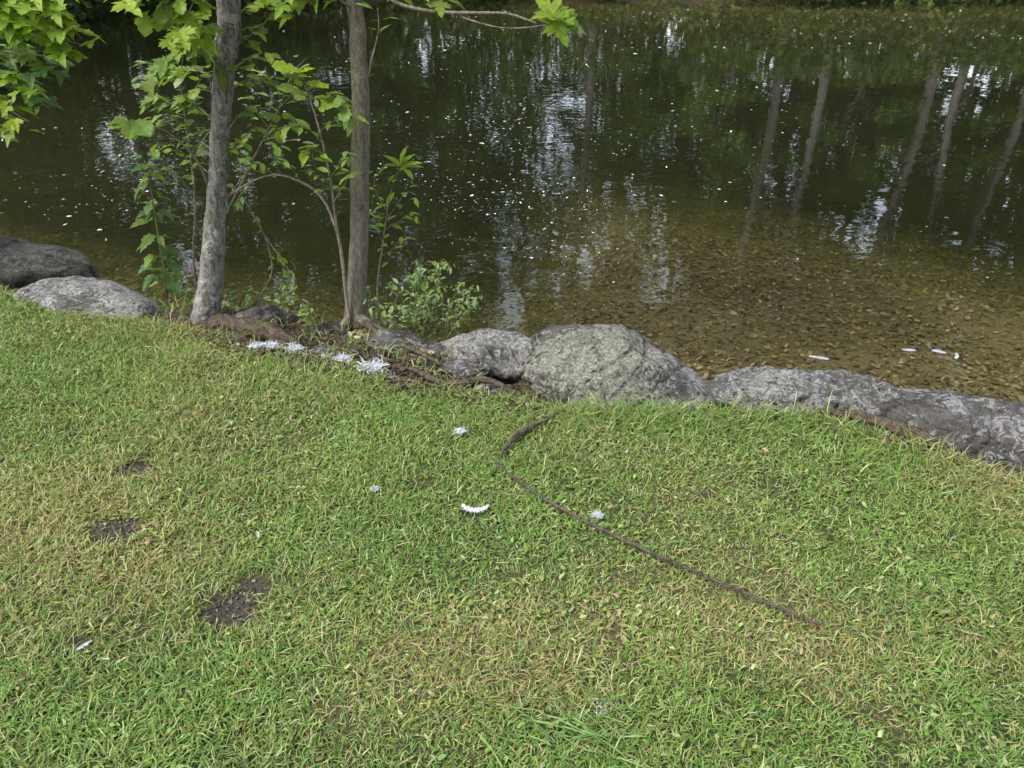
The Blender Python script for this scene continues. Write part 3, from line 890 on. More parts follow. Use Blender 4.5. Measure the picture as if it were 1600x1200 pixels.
# --- sapling between the trees: one stem arches left, the other climbs
b4 = at(542, 475, 3.30)
t4 = Plant('arching_sapling', 'thin sapling arching between the two tree trunks', 'sapling', b4)
t4.tube('stem', np.vstack([b4 + [.005, 0, -.08], px_path([(542, 472), (537, 425), (530, 375), (515, 330), (495, 300), (465, 282), (430, 273), (395, 283), (362, 302)], 3.30, 3.24)]), [.0085, .0085, .008, .007, .0065, .006, .005, .004, .003], 'twig', 50, 8, .06, 40, 2)
t4.tube('stem', px_path([(531, 385), (524, 340), (518, 290), (508, 240), (497, 195), (485, 155), (478, 128)], 3.29, 3.22), [.006, .0055, .005, .004, .002], 'twig', 36, 7, .06, 40, 3)
for pts, n, sz, mt, kd in [
    ([(485, 160), (478, 140), (472, 125), (468, 112)], 7, .085, ['green_leaf', 'lime_leaf'], 'oak'),
    ([(490, 175), (510, 155), (530, 150), (545, 165)], 8, .065, ['green_leaf', 'lime_leaf'], 'oak'),
    ([(500, 205), (520, 190), (540, 185), (552, 190)], 6, .06, 'green_leaf', 'oval'),
    ([(505, 225), (480, 200), (455, 195), (425, 205)], 9, .055, 'green_leaf', 'oval'),
    ([(510, 250), (500, 235), (485, 230), (470, 240)], 7, .05, 'lime_leaf', 'oval'),
    ([(515, 280), (535, 250), (545, 240), (552, 255)], 8, .05, 'green_leaf', 'oval'),
    ([(516, 290), (500, 270), (490, 255), (488, 240)], 6, .045, 'green_leaf', 'oval'),
    ([(520, 320), (530, 300), (540, 285), (545, 270)], 8, .05, 'green_leaf', 'oval'),
    ([(430, 275), (415, 262), (400, 255), (385, 250)], 8, .05, 'green_leaf', 'oval'),
    ([(470, 285), (455, 262), (445, 255), (430, 250)], 8, .05, 'green_leaf', 'oval'),
    ([(395, 283), (380, 300), (372, 310), (368, 330)], 5, .04, 'pale_leaf', 'oval'),
    ([(500, 302), (505, 290), (495, 275), (480, 270)], 8, .045, 'green_leaf', 'oval')]:
    t4.leafy_twig(px_path(pts, 3.27, 3.2), [.002, .0015, .001], kd, mt, n + 2, sz * 1.25, start=.1, jit=.015)

b9 = at(300, 430, 3.75)
t9 = Plant('loose_shrub', 'loose airy green shrub behind the left tree trunk', 'shrub', b9)
t9.tube('stem', np.vstack([b9 + [0, 0, -.15], px_path([(302, 400), (305, 330), (300, 260), (290, 190), (280, 120)], 3.75, 3.7)]), [.006, .006, .005, .003], 'twig', 24, 6)
t9.tube('stem', np.vstack([b9 + [.02, 0, -.15], px_path([(330, 390), (370, 300), (410, 220), (440, 160)], 3.75, 3.65)]), [.006, .005, .004, .002], 'twig', 24, 6)
for pts, n, sz in [([(300, 260), (280, 235), (262, 225), (245, 230)], 9, .06), ([(298, 240), (320, 215), (330, 200), (335, 180)], 8, .06), ([(290, 200), (265, 180), (245, 150), (222, 140)], 11, .07), ([(288, 170), (300, 145), (310, 130), (322, 110)], 9, .07), ([(284, 140), (260, 120), (245, 100), (225, 95)], 10, .075), ([(282, 125), (285, 95), (292, 75), (305, 60)], 9, .08),
                   ([(302, 300), (285, 285), (275, 270), (262, 265)], 7, .05), ([(390, 260), (375, 235), (385, 215), (395, 200)], 8, .055), ([(410, 220), (430, 215), (450, 220), (468, 215)], 9, .055), ([(420, 200), (400, 175), (390, 160), (385, 140)], 8, .06), ([(435, 170), (455, 150), (470, 145), (490, 150)], 8, .06), ([(440, 160), (430, 135), (415, 120), (400, 105)], 8, .06), ([(440, 160), (450, 130), (465, 105), (480, 90)], 6, .06)]:
    t9.leafy_twig(px_path(pts, 3.72, 3.6), [.0025, .002, .001], 'oak', ['green_leaf', 'green_leaf', 'lime_leaf', 'pale_leaf'], n, sz, start=.05, jit=.03)

# --- broken drooping twig with sparse leaves between the trunks
b5 = at(395, 478, 3.42)
t5 = Plant('drooping_twig', 'pale broken twig with sparse narrow leaves between the trunks', 'twig', b5)
t5.leafy_twig(np.vstack([b5, px_path([(420, 440), (425, 410), (412, 365), (395, 335), (378, 305)], 3.42, 3.38)]), [.004, .004, .003, .002], 'oval', 'green_leaf', 6, .045, name='stem')
t5.leafy_twig(px_path([(412, 365), (425, 385), (440, 405), (452, 425), (448, 445)], 3.4, 3.36), [.0025, .002, .001], 'oval', ['lime_leaf', 'green_leaf'], 10, .05)
t5.leafy_twig(px_path([(420, 430), (432, 440), (445, 450), (452, 462)], 3.42, 3.38), [.0025, .002, .001], 'oval', ['green_leaf'], 6, .05)

# --- upright herb with toothed paired leaves, left of the left tree
b6 = at(262, 470, 3.75)
t6 = Plant('upright_herb', 'upright dark green plant with toothed paired leaves, left of the left tree', 'plant', b6)
hp = np.vstack([b6 + [0, 0, -.12], px_path([(262, 470), (258, 430), (250, 385), (242, 335), (233, 280), (226, 250)], 3.75, 3.68)])
t6.tube('stem', hp, [.005, .005, .0045, .003, .002], 'stem', 30, 6)
HP = spline(hp[1:], 40)
for k in range(17):
    u = 0.08 + 0.92 * k / 16
    p_ = HP[min(39, int(u * 39))]
    a0 = random.uniform(0, 6.28)
    for q in range(4 if u > .3 else 3):
        a = a0 + q * 1.7 + random.uniform(-.5, .5)
        sz = (0.13 - 0.055 * u) * random.uniform(.55, 1.2)
        off = random.uniform(.01, .075) * (1 - .6 * u)
        t6.leaf(p_ + np.array([math.cos(a) * off, math.sin(a) * off, random.uniform(-.02, .03)]), (math.cos(a), math.sin(a), random.uniform(-.7, .35)), sz, 'tooth', 'dark_leaf' if random.random() < .6 else 'green_leaf', up=(random.uniform(-.4, .4), random.uniform(-.5, .3), 1))
t6.tube('dead_twig', px_path([(302, 432), (296, 415), (285, 395), (275, 380)], 3.6, 3.7), [.002, .003, .002], 'twig', 12, 5)

# --- bush of yellow green leaves on the right side of the right tree
b7 = at(588, 470, 3.55)
t7 = Plant('leafy_shrub', 'yellow green shrub with a fan of oval leaves right of the right trunk', 'shrub', b7)
t7.leafy_twig(np.vstack([b7 + [0, 0, -.1], px_path([(590, 440), (597, 390), (605, 330), (615, 285), (626, 262)], 3.55, 3.45)]), [.005, .004, .003, .002], 'oval', 'lime_leaf', 9, .06, start=.3, name='stem')
fp = at(626, 260, 3.45)
for d, s_ in (((.6, -.1, .8), .10), ((.15, .1, 1), .11), ((.95, -.2, .35), .12), ((1, .2, .05), .12), ((-.6, .1, .6), .10), ((-.8, -.1, .2), .09), ((.7, -.5, -.3), .10), ((.35, .5, .6), .1)):
    t7.leaf(fp, d, s_ * .88, 'oval', 'lime_leaf', up=(random.uniform(-.4, .4), -.2, .9))
for pts, n in (([(600, 360), (625, 345), (640, 335), (655, 345)], 9), ([(605, 330), (590, 305), (585, 285), (590, 262)], 9), ([(603, 345), (620, 320), (635, 300), (650, 305)], 9), ([(595, 400), (612, 390), (625, 375), (640, 372)], 7), ([(598, 380), (588, 355), (583, 335), (582, 315)], 8)):
    t7.leafy_twig(px_path(pts, 3.53, 3.46), [.0025, .002, .001], 'oval', ['lime_leaf', 'green_leaf'], n, .055, start=.05)

# --- low pale green clump of trailing stems on the water edge
b8 = at(650, 520, 3.25)
t8 = Plant('trailing_weed', 'tangled clump of pale green small leaved weeds over the water edge', 'plant', b8)
for k in range(56):
    x0 = random.uniform(600, 735); y0 = 528 - random.uniform(0, 15)
    x1 = x0 + random.uniform(-45, 60); y1 = random.uniform(415, 500)
    if x1 > 752: x1 = 752 - random.random() * 30
    Yk = random.uniform(3.1, 3.5)
    m_ = ((x0 + x1) / 2 + random.uniform(-15, 15), min(y0, y1) + random.uniform(-8, 30))
    t8.leafy_twig(px_path([(x0, y0), m_, (x1, y1)], Yk, Yk - .03), [.0015, .0012, .0008], 'oval', ['pale_leaf', 'green_leaf', 'pale_leaf'], random.randint(7, 11), random.uniform(.024, .042), mat_t='stem', spread=.5, start=.15, droop=.5, name='stem', rings=7)
# --- sprigs at the foot of the trees
for px, py, Yk, lab in ((440, 492, 3.3, 'small green sprig on the stones between the trees'), (375, 480, 3.4, 'thin green sprig beside the foot of the left tree'), (497, 505, 3.25, 'little bright green sprig left of the right tree foot')):
    bb_ = at(px, py, Yk)
    tt = Plant('green_sprig', lab, 'plant', bb_)
    for k in range(5):
        e = bb_ + np.array([random.uniform(-.09, .09), random.uniform(-.05, .05), random.uniform(.05, .14)])
        tt.leafy_twig(np.array([bb_, (bb_ + e) / 2 + [0, 0, .02], e]), [.0014, .001, .0006], 'oval', ['green_leaf', 'pale_leaf'], 5, .04, mat_t='stem', rings=6, name='stem')

# ------------------------------------------------------------------ rotten wood on the bank
def log(name, label, ctrl, rad, seed, rough=.22, sides=30, rings=70, cat='log'):
    base = np.asarray(ctrl[0])
    V, F = tube_vf(np.asarray(ctrl) - base, rad, rings, sides, rough, 24, seed, None, .45)
    o = link(name, mesh_np(name, V, F, M['dead_wood'], True), None, tuple(base))
    return tag(o, label, cat)
log('rotten_log', 'reddish brown rotten log lying right of the left tree foot', [G(300, 512, .0), G(345, 510, .0), G(390, 517, .0), G(425, 524, -.01), G(470, 540, -.02)], [.012, .035, .044, .036, .012], 3)
log('exposed_root', 'brown bark root between grass and slab on the right', [G(1270, 640, -.01), G(1340, 655, .0), G(1420, 680, .0), G(1490, 705, -.01)], [.008, .022, .028, .01], 5)
log('exposed_root', 'dark root lying in leaf litter left of the boulder', [G(640, 575, .0), G(700, 600, .01), G(760, 595, .01), G(815, 618, .0)], [.006, .012, .012, .005], 6)

# ------------------------------------------------------------------ grass
def grass_pts(n, xr, yr):
    x = rng.uniform(*xr, n); y = rng.uniform(*yr, n)
    near, _ = pond_s(x, y)
    half_w = 0.667 * (y * 0.857 + 0.82) + 1.25          # visible half width at that distance, plus a step to the side
    keep = (near < 0.02 + 0.05 * n2(x, y, 9, 51, 2)) & (np.abs(x) < half_w)
    so = soil_at(x, y)
    keep &= rng.random(n) > so * 0.97
    keep &= rng.random(n) > 0.5 * sstep(0.15, 0.65, n2(x, y, 7, 55, 3))
    # thin out at the very edge
    keep &= rng.random(n) > sstep(-0.10, 0.03, near) * 0.6
    return x[keep], y[keep]

def blades(x, y, L, w, col, tilt0, tilt1, z0=None, head=None, curl=0.5):
    n = len(x)
    z = height(x, y) - 0.004 if z0 is None else z0
    ph = rng.uniform(0, 2 * math.pi, n) if head is None else head
    P = [np.stack([x, y, z], -1)]
    t = np.linspace(0, 1, 3)
    ang = ph
    side = []
    for k in range(3):
        th = tilt0 + (tilt1 - tilt0) * t[k]
        d = np.stack([np.sin(th) * np.cos(ang), np.sin(th) * np.sin(ang), np.cos(th)], -1)
        side.append(np.stack([-np.sin(ang), np.cos(ang), 0 * ang + rng.normal(0, .35, n)], -1))
        P.append(P[-1] + d * (L / 3)[:, None])
        ang = ang + rng.normal(0, curl, n) * .6
    w2 = (w / 2)[:, None]
    V = np.stack([P[0] - side[0] * w2 * .7, P[0] + side[0] * w2 * .7, P[1] - side[1] * w2, P[1] + side[1] * w2, P[2] - side[2] * w2 * .75, P[2] + side[2] * w2 * .75, P[3]], 1)
    base = np.arange(n)[:, None] * 7
    T = np.array([[0, 1, 3], [0, 3, 2], [2, 3, 5], [2, 5, 4], [4, 5, 6]])
    F = (base[:, None, :] + T[None]).reshape(-1, 3)
    C = np.repeat(col[:, None, :], 7, 1)
    return V.reshape(-1, 3), F, C.reshape(-1, 3)

def grass_col(x, y):
    n = len(x)
    d = dry_at(x, y)
    hue = 0.5 + 0.5 * n2(x, y, 2.2, 61, 3)
    g1 = np.array([0.120, 0.215, 0.036]); g2 = np.array([0.160, 0.245, 0.052]); g3 = np.array([0.095, 0.190, 0.050])
    straw = np.array([0.30, 0.265, 0.135]); olive = np.array([0.215, 0.215, 0.065]); pale = np.array([0.28, 0.325, 0.145])
    r = rng.random(n)[:, None]
    h = np.clip(hue[:, None] + rng.normal(0, .25, (n, 1)), 0, 1)
    c = g3 * (1 - h) + g2 * h
    c = c * (1 + .28 * n2(x, y, 5, 63, 3)[:, None])
    c = np.where(r < .3, g1, c)
    c = np.where(rng.random((n, 1)) < .22 + .25 * d[:, None], pale, c)
    c = np.where(rng.random((n, 1)) < .10 + .4 * d[:, None], olive, c)
    c = np.where(rng.random((n, 1)) < .010 + .21 * d[:, None] ** 1.3, straw, c)
    return c * rng.uniform(.6, 1.14, (n, 1))

gV, gF, gC, o_ = [], [], [], 0
def addg(V, F, C):
    global o_
    gV.append(V); gF.append(F + o_); gC.append(C); o_ += len(V)
x, y = grass_pts(720000, (-4.0, 3.6), (0.55, 4.3))
n = len(x)
lng = 1 + .5 * np.clip(n2(x, y, 2.6, 71, 3), -1, 1)
near, _ = pond_s(x, y)
lng = lng * (1 + .5 * sstep(-.25, -.02, near) + .6 * sstep(-.12, 0, near) * (x > .2))
addg(*blades(x, y, rng.uniform(.020, .047, n) * lng * np.where(rng.random(n) < .05, 1.7, 1), rng.uniform(.0017, .0042, n), grass_col(x, y), rng.uniform(.2, 1.0, n), rng.uniform(1.0, 2.0, n)))
nb_main = n
# clover-like broad weeds and lying clippings
x, y = grass_pts(70000, (-3.2, 3.0), (0.55, 4.2))
k = rng.random(len(x)) < .12 + .8 * sstep(.1, .5, n2(x, y, 3.4, 57, 3)); x, y = x[k], y[k]; n = len(x)
addg(*blades(x, y, rng.uniform(.012, .026, n), rng.uniform(.006, .011, n), grass_col(x, y) * .95, rng.uniform(.9, 1.3, n), rng.uniform(1.3, 1.8, n), z0=height(x, y) + rng.uniform(.004, .018, n)))
x, y = grass_pts(26000, (-3.2, 3.0), (0.55, 4.2)); n = len(x)
d = dry_at(x, y); k = rng.random(n) < .10 + .6 * d; x, y = x[k], y[k]; n = len(x)
st = np.array([0.30, 0.255, 0.15]) * rng.uniform(.6, 1.3, (n, 1))
addg(*blades(x, y, rng.uniform(.03, .07, n), rng.uniform(.0015, .003, n), st, rng.uniform(1.35, 1.55, n), rng.uniform(1.5, 1.7, n), z0=height(x, y) + rng.uniform(.006, .022, n)))
n = 2600
x = rng.uniform(-1.75, 0.12, n); y = shore_y(x) + rng.uniform(-.05, .42, n)
k = rng.random(n) < .25 + .9 * sstep(-.1, .5, n2(x, y, 6, 77, 3)); x, y = x[k], y[k]; n = len(x)
addg(*blades(x, y, rng.uniform(.05, .11, n), rng.uniform(.002, .005, n), grass_col(x, y), rng.uniform(.1, .9, n), rng.uniform(.8, 1.9, n)))
gm = mesh_np('grass', np.vstack(gV), np.vstack(gF), M['grass'], False, np.vstack(gC))
grass = link('grass', gm)
tag(grass, 'short patchy lawn grass with dry straw and clover', 'grass', kind='stuff')

# lying tuft of long mown grass near the bottom edge
c0 = G(890, 1150)
n = 60
u = rng.random(n)
x = c0[0] + rng.normal(0, .085, n); y = c0[1] + rng.normal(0, .04, n)
col = np.array([0.115, 0.20, 0.06]) * rng.uniform(.7, 1.35, (n, 1))
V, F, C = blades(x, y, rng.uniform(.05, .12, n), rng.uniform(.002, .004, n), col, rng.uniform(1.2, 1.45, n), rng.uniform(1.5, 1.65, n), z0=height(x, y) + rng.uniform(.012, .03, n), head=rng.choice([-.75, 2.6, -.2], n) + rng.normal(0, .35, n), curl=.15)
tuft = link('grass_tuft', mesh_np('grass_tuft', V, F, M['grass'], False, C))
tag(tuft, 'flattened tuft of long bluish green grass near the bottom edge', 'grass', kind='stuff')

# ------------------------------------------------------------------ litter: on the bank, on the pond bed, floating with painted glints
def flakes(name, x, y, z, size, cols, mat, seed, tilt=.35, label=None, cat=None, squash=.5):
    r_ = np.random.default_rng(seed)
    n = len(x)
    a = r_.uniform(0, 6.283, n)
    nr = np.stack([r_.normal(0, tilt, n), r_.normal(0, tilt, n), np.ones(n)], -1); nr /= np.linalg.norm(nr, axis=1)[:, None]
    d = np.stack([np.cos(a), np.sin(a), np.zeros(n)], -1); d -= nr * (d * nr).sum(1)[:, None]
    e = np.cross(nr, d)
    P = np.stack([x, y, z], -1)
    s = (size * r_.uniform(.5, 1.4, n))[:, None]
    w = s * r_.uniform(.35, .9, n)[:, None] * squash * 2
    cup = r_.uniform(-.15, .35, n)[:, None] * s
    V = np.stack([P - d * s * .5, P - d * s * .1 + e * w * .4 + nr * cup * .6, P + d * s * .3 + e * w * .3 + nr * cup * .5, P + d * s * .55 + nr * cup * .3, P + d * s * .25 - e * w * .35 + nr * cup * .6, P - d * s * .2 - e * w * .38 + nr * cup * .4], 1).reshape(-1, 3)
    k = np.arange(n)[:, None] * 6
    F = np.vstack([k + np.array(t) for t in ([0, 1, 5], [1, 2, 5], [2, 4, 5], [2, 3, 4])])
    cc = np.array(cols)[r_.integers(0, len(cols), n)] * r_.uniform(.65, 1.35, (n, 1))
    o = link(name, mesh_np(name, V, F, mat, False, np.repeat(cc, 6, 0)))
    tag(o, label, cat, kind='stuff')
    return o

# bank
n = 9000
px_ = rng.uniform(270, 850, n); off = rng.normal(0.10, .10, n)
x = np.array([G(a, 560)[0] for a in px_]); y = shore_y(x) + off
keep = (off < .42) & (off > -.09)
x, y = x[keep], y[keep]
BROWN = [(0.055, 0.034, 0.025), (0.08, 0.052, 0.034), (0.03, 0.02, 0.017), (0.14, 0.11, 0.08), (0.05, 0.032, 0.03), (0.03, 0.025, 0.02), (0.04, 0.03, 0.02)]
flakes('leaf_litter', x, y, height(x, y) + rng.uniform(.002, .025, len(x)), .024, BROWN, M['litter'], 81, .6, 'dark reddish brown leaf litter on the bank between the stones', 'leaf litter')
n = 900
x = rng.uniform(.9, 2.1, n); y = shore_y(x) + rng.normal(.02, .05, n)
flakes('leaf_litter', x, y, height(x, y) + rng.uniform(.002, .02, n), .03, BROWN, M['litter'], 82, .5, 'thin brown leaf litter between the grass and the right slab', 'leaf litter')
parts_ = []
for k in range(150):
    x_ = rng.uniform(-1.7, .25); y_ = float(shore_y(x_)) + rng.normal(.12, .10)
    a = rng.uniform(0, 3.14); l_ = rng.uniform(.03, .13); z_ = hz(x_, y_) + rng.uniform(.006, .03)
    d_ = np.array([math.cos(a), math.sin(a) * .6, rng.normal(0, .12)]) * l_ * .5
    p_ = np.array([x_, y_, z_]); q_ = rng.normal(0, l_ * .08, 3) * [1, 1, .4]
    parts_.append(tube_vf(np.array([p_ - d_, p_ + q_, p_ + d_]), [.0018, .0022, .001], 7, 5))
V, F = join(parts_)
tw = link('twig_litter', mesh_np('twig_litter', V, F, M['dead_wood'], True))
tag(tw, 'thin dead twigs strewn over the litter on the bank', 'twigs', kind='stuff')
# pond bed
n = 120000
y = 2.0 + 6.6 * rng.random(n) ** 1.15; x = rng.uniform(-1, 1, n) * (0.72 * y + 1.2) + .5 + .12 * y
nr_, ot_ = pond_s(x, y)
k = (np.minimum(nr_, ot_) > .3); x, y = x[k], y[k]
cl = n2(x, y, 1.2, 91, 3); k = rng.random(len(x)) < .8 + .6 * cl; x, y = x[k], y[k]
BED = [(0.135, 0.108, 0.064), (0.12, 0.098, 0.054), (0.15, 0.122, 0.075), (0.105, 0.084, 0.048), (0.065, 0.052, 0.030), (0.12, 0.102, 0.050), (0.20, 0.17, 0.115), (0.045, 0.036, 0.023)]
BED = [(c_[0] * 1.6, c_[1] * 1.52, c_[2] * 1.42) for c_ in BED]
flakes('sunken_leaves', x, y, height(x, y) + rng.uniform(-.006, .018, len(x)), .034, BED, M['litter'], 83, .34, 'brown sunken leaves covering the shallow pond bed', 'leaf litter')
# floating fluff, mixed with white flakes painted in for sky glints
xs, ys = [], []
for px0, px1, py0, py1, m_ in ((700, 1600, 14, 75, 1300), (560, 1250, 60, 330, 1700), (0, 330, 190, 420, 420), (370, 560, 40, 330, 300), (1180, 1600, 150, 480, 240), (700, 1000, 180, 430, 500), (850, 980, 380, 520, 160)):
    for _ in range(m_):
        g = G(random.uniform(px0, px1), random.uniform(py0, py1), WATER_Z)
        xs.append(g[0]); ys.append(g[1])
xs = np.array(xs); ys = np.array(ys)
k = rng.random(len(xs)) < .22 + 1.0 * sstep(-.15, .45, n2(xs, ys * .6, .9, 95, 3)); xs, ys = xs[k], ys[k]
sz = (0.008 + 0.0023 * ys) * (.35 + 1.25 * rng.random(len(ys)) ** 2)
M['float'] = attr_mat('speck_and_glint', 0.6, 0.4)
flakes('debris_and_glints', xs, ys, np.full(len(xs), WATER_Z + .003), 1.0 * sz, [(0.6, 0.6, 0.6), (0.25, 0.25, 0.18), (0.7, 0.72, 0.75), (0.12, 0.14, 0.07), (0.35, 0.35, 0.3)], M['float'], 84, .05, 'pale fluff, petals and painted sky glints scattered over the dark pond', 'floating fluff and glints', .35)

# ------------------------------------------------------------------ feathers
def feather_mesh(L, bend, seed, width=.32, barbs=60, fluffy=.15, curl=.2):
    r_ = np.random.default_rng(seed)
    u = np.linspace(0, 1, barbs)
    ang = (u - .5) * bend
    dx = np.cumsum(np.cos(ang)) / barbs * L; dy = np.cumsum(np.sin(ang)) / barbs * L
    P = np.stack([dx - dx.mean(), dy - dy.mean(), .10 * L * curl * np.sin(u * 3.1)], -1)
    parts = [tube_vf(P[::3], [.0006, .0005, .0002], 12, 4)]
    for k in range(1, barbs):
        t = P[k] - P[k - 1]; t /= np.linalg.norm(t)
        s_ = np.array([-t[1], t[0], 0])
        prof = math.sin(math.pi * min(1, .12 + .88 * u[k])) ** .5
        for sg in (1, -1):
            for _ in range(2):
                ln = L * width * .5 * prof * r_.uniform(.75, 1.15)
                d = s_ * sg + t * r_.uniform(.3, .8) + np.array([0, 0, r_.normal(.12, fluffy)])
                d /= np.linalg.norm(d)
                wv_ = t * L / barbs * .75
                a = P[k] + r_.normal(0, L * .004, 3)
                mid_ = a + d * ln * .55
                tip = a + d * ln + np.array([0, 0, r_.normal(0, fluffy)]) * ln * .5
                V = np.array([a - wv_ * .5, a + wv_ * .5, mid_ + wv_ * .5, mid_ - wv_ * .5, tip])
                parts.append((V, np.array([[0, 1, 2], [0, 2, 3], [3, 2, 4]])))
    return join(parts)

def feather(label, px, py, L, bend, rot, seed, z=.026, width=.34, fluffy=.15, on_water=False, group=None):
    p = G(px, py, 0.0)
    zz = hz(p[0], p[1]) + z
    p = G(px, py, zz)
    if on_water:
        zz = WATER_Z + .004; p = G(px, py, zz)
    V, F = feather_mesh(L, bend, seed, width, fluffy=fluffy)
    V[:, 2] -= V[:, 2].min()
    o = link('feather', mesh_np('feather', V, F, M['feather']), None, (p[0], p[1], zz - .006 * (not on_water)))
    o.rotation_euler = (0, 0, R(rot))
    tag(o, label, 'feather', group)

def down(label, px, py, size, seed, z=.02, n=220):
    """a fluff of down: loose barbs out of one point."""
    r_ = np.random.default_rng(seed)
    p0 = G(px, py, 0.0); zz = hz(p0[0], p0[1]) + z; p = G(px, py, zz)
    parts = []
    for k in range(n):
        a = r_.uniform(0, 6.283); el = abs(r_.normal(.35, .5))
        d = np.array([math.cos(a) * math.cos(el), math.sin(a) * math.cos(el) * .7, math.sin(el)])
        s_ = np.cross(d, r_.normal(size=3)); s_ /= np.linalg.norm(s_)
        ln = size * r_.uniform(.12, .46) * (1.5 if k % 9 == 0 else 1); w_ = size * r_.uniform(.008, .022)
        c_ = r_.normal(0, size * .2, 3) * [1, .8, .55]; c_[2] = abs(c_[2])
        m_ = c_ + d * ln * .55; t_ = c_ + d * ln + [0, 0, -ln * .25]
        V = np.array([c_ - s_ * w_, c_ + s_ * w_, m_ + s_ * w_, m_ - s_ * w_, t_])
        parts.append((V, np.array([[0, 1, 2], [0, 2, 3], [3, 2, 4]])))
    V, F = join(parts)
    V[:, 2] -= V[:, 2].min()
    o = link('down_feather', mesh_np('down_feather', V, F, M['feather']), None, (p[0], p[1], zz - .012))
    tag(o, label, 'feather')

feather('white crescent shaped feather on the lawn, curved like a smile', 742, 793, .115, 2.7, -3, 1, width=.26)
down('small white tuft of down on the grass left of the crescent feather', 586, 761, .034, 2)
down('white down tuft on the grass between bank and bark strip', 720, 672, .046, 3)
down('white feather fluff lying just above the long stick', 934, 803, .042, 4)
feather('white feather in the bare earth at the lower left', 130, 1007, .045, .4, 50, 5, z=.014)
down('dull white feather shred beside the long grass tuft', 942, 1106, .046, 6, z=.016, n=80)
feather('thin white feather standing in dry grass above the burnt patch', 403, 833, .030, .2, 110, 7, z=.025, width=.25)
feather('single feather floating in the shallows behind the long rock', 1279, 560, .10, .3, -20, 8, on_water=True)
feather('left of the small feathers floating near the right edge', 1420, 548, .07, .6, -8, 9, on_water=True, width=.45)
feather('middle one of the small feathers floating near the right edge', 1466, 551, .07, .9, -30, 10, on_water=True, width=.5)
feather('rightmost feather floating in the shallows near the right edge', 1494, 557, .07, .8, 60, 11, on_water=True)
down('biggest white fluff of down on the bank edge', 581, 576, .11, 12, z=.05, n=260)
down('white down fluff on the bank edge left of the biggest fluff', 536, 561, .08, 13, z=.05, n=220)
down('bluish white down scrap right below the biggest fluff', 613, 591, .055, 14, z=.02, n=120)
down('grey white down clump at the grass edge below the stones', 459, 546, .08, 15, z=.045)
down('white down clump at the grass edge beside the rotten log', 425, 541, .075, 16, z=.045)
down('leftmost white down clump of the row below the log', 400, 540, .068, 17, z=.045)
for k, (a, b, sz_, lab) in enumerate(((441, 544, .05, 'greyish down scrap between two clumps of the bank row'), (505, 556, .055, 'small down scrap on the litter left of the two biggest fluffs'), (559, 570, .045, 'down wisp between the two biggest white fluffs'), (372, 536, .035, 'tiny down wisp at the left end of the bank row'), (598, 584, .05, 'down wisp touching the biggest fluff on its right'))):
    down(lab, a, b, sz_ * .8, 40 + k, z=.035, n=120)
feather('curled white feather shred at the foot of the left tree', 336, 531, .050, 1.4, 40, 18, z=.02)
down('white speck of down on top of the central boulder', 1003, 516, .022, 19, z=.15, n=80)

# ------------------------------------------------------------------ the stick and the bark strip on the lawn
def on_lawn(px, py, lift):
    p = G(px, py, 0); z = hz(p[0], p[1]) + lift
    return G(px, py, z)
sp_ = [on_lawn(a, b, l) for a, b, l in ((766, 714, .020), (796, 740, .028), (850, 778, .03), (930, 822, .032), (1020, 864, .034), (1110, 903, .034), (1200, 942, .032), (1262, 968, .028), (1288, 977, .024))]
V, F = tube_vf(np.array(sp_) - sp_[0], [.0024, .0042, .0052, .0049, .0052, .0046, .0042, .0036, .0020], 120, 12, .16, 45, 3)
stick = link('fallen_stick', mesh_np('fallen_stick', V, F, M['stick'], True), None, tuple(sp_[0]))
tag(stick, 'long thin dark stick lying across the lawn', 'stick')
sp2 = [on_lawn(a, b, l) for a, b, l in ((782, 714, .03), (790, 698, .033), (806, 683, .034), (830, 667, .036), (853, 657, .034), (872, 645, .03), (905, 641, .02))]
V, F = tube_vf(np.array(sp2) - sp2[0], [.003, .006, .009, .008, .005, .0035, .002], 90, 16, .30, 50, 8, None, .4)
V[:, 2] *= 1.0
strip = link('bark_strip', mesh_np('bark_strip', V, F, M['stick'], True), None, tuple(sp2[0]))
tag(strip, 'short frayed dark branch curving from the stick to the boulder', 'branch')

xs, ys = [], []
for cx, cy_, rx, ry in SOILG:
    m_ = int(450 * rx * ry / .01)
    a = rng.uniform(0, 6.283, m_); q = np.sqrt(rng.random(m_)) * 1.15
    xs.append(cx + rx * q * np.cos(a)); ys.append(cy_ + ry * q * np.sin(a))
xs = np.concatenate(xs); ys = np.concatenate(ys)
flakes('soil_crumbs', xs, ys, height(xs, ys) + rng.uniform(.0, .006, len(xs)), .010, [(0.042, 0.037, 0.031), (0.065, 0.056, 0.046), (0.028, 0.025, 0.021), (0.12, 0.10, 0.07)], M['litter'], 85, .8, 'dark crumbs of bare earth in the worn lawn patches', 'soil', .6)

# a few fallen leaves one can pick out
for k, (a, b, s_, c_, lab) in enumerate(((612, 508, .06, (0.13, 0.05, 0.03), 'red brown dead leaf right of the right tree foot'), (808, 582, .05, (0.26, 0.20, 0.13), 'pale tan dead leaf tucked against the boulder left side'), (1190, 700, .03, (0.2, 0.15, 0.1), 'little dry leaf on the lawn below the long rock'))):
    Vl, Fl = outline_leaf(OVAL, .5, .3, k)
    p = G(a, b, .0); z = max(hz(p[0], p[1]), -.2) + .035
    p = G(a, b, z)
    o = link('dead_leaf', mesh_np('dead_leaf', Vl * s_, Fl, M['litter'], False, np.tile(np.array(c_), (len(Vl), 1))), None, tuple(p))
    o.rotation_euler = (.2, .3, k * 1.9)
    tag(o, lab, 'leaf')

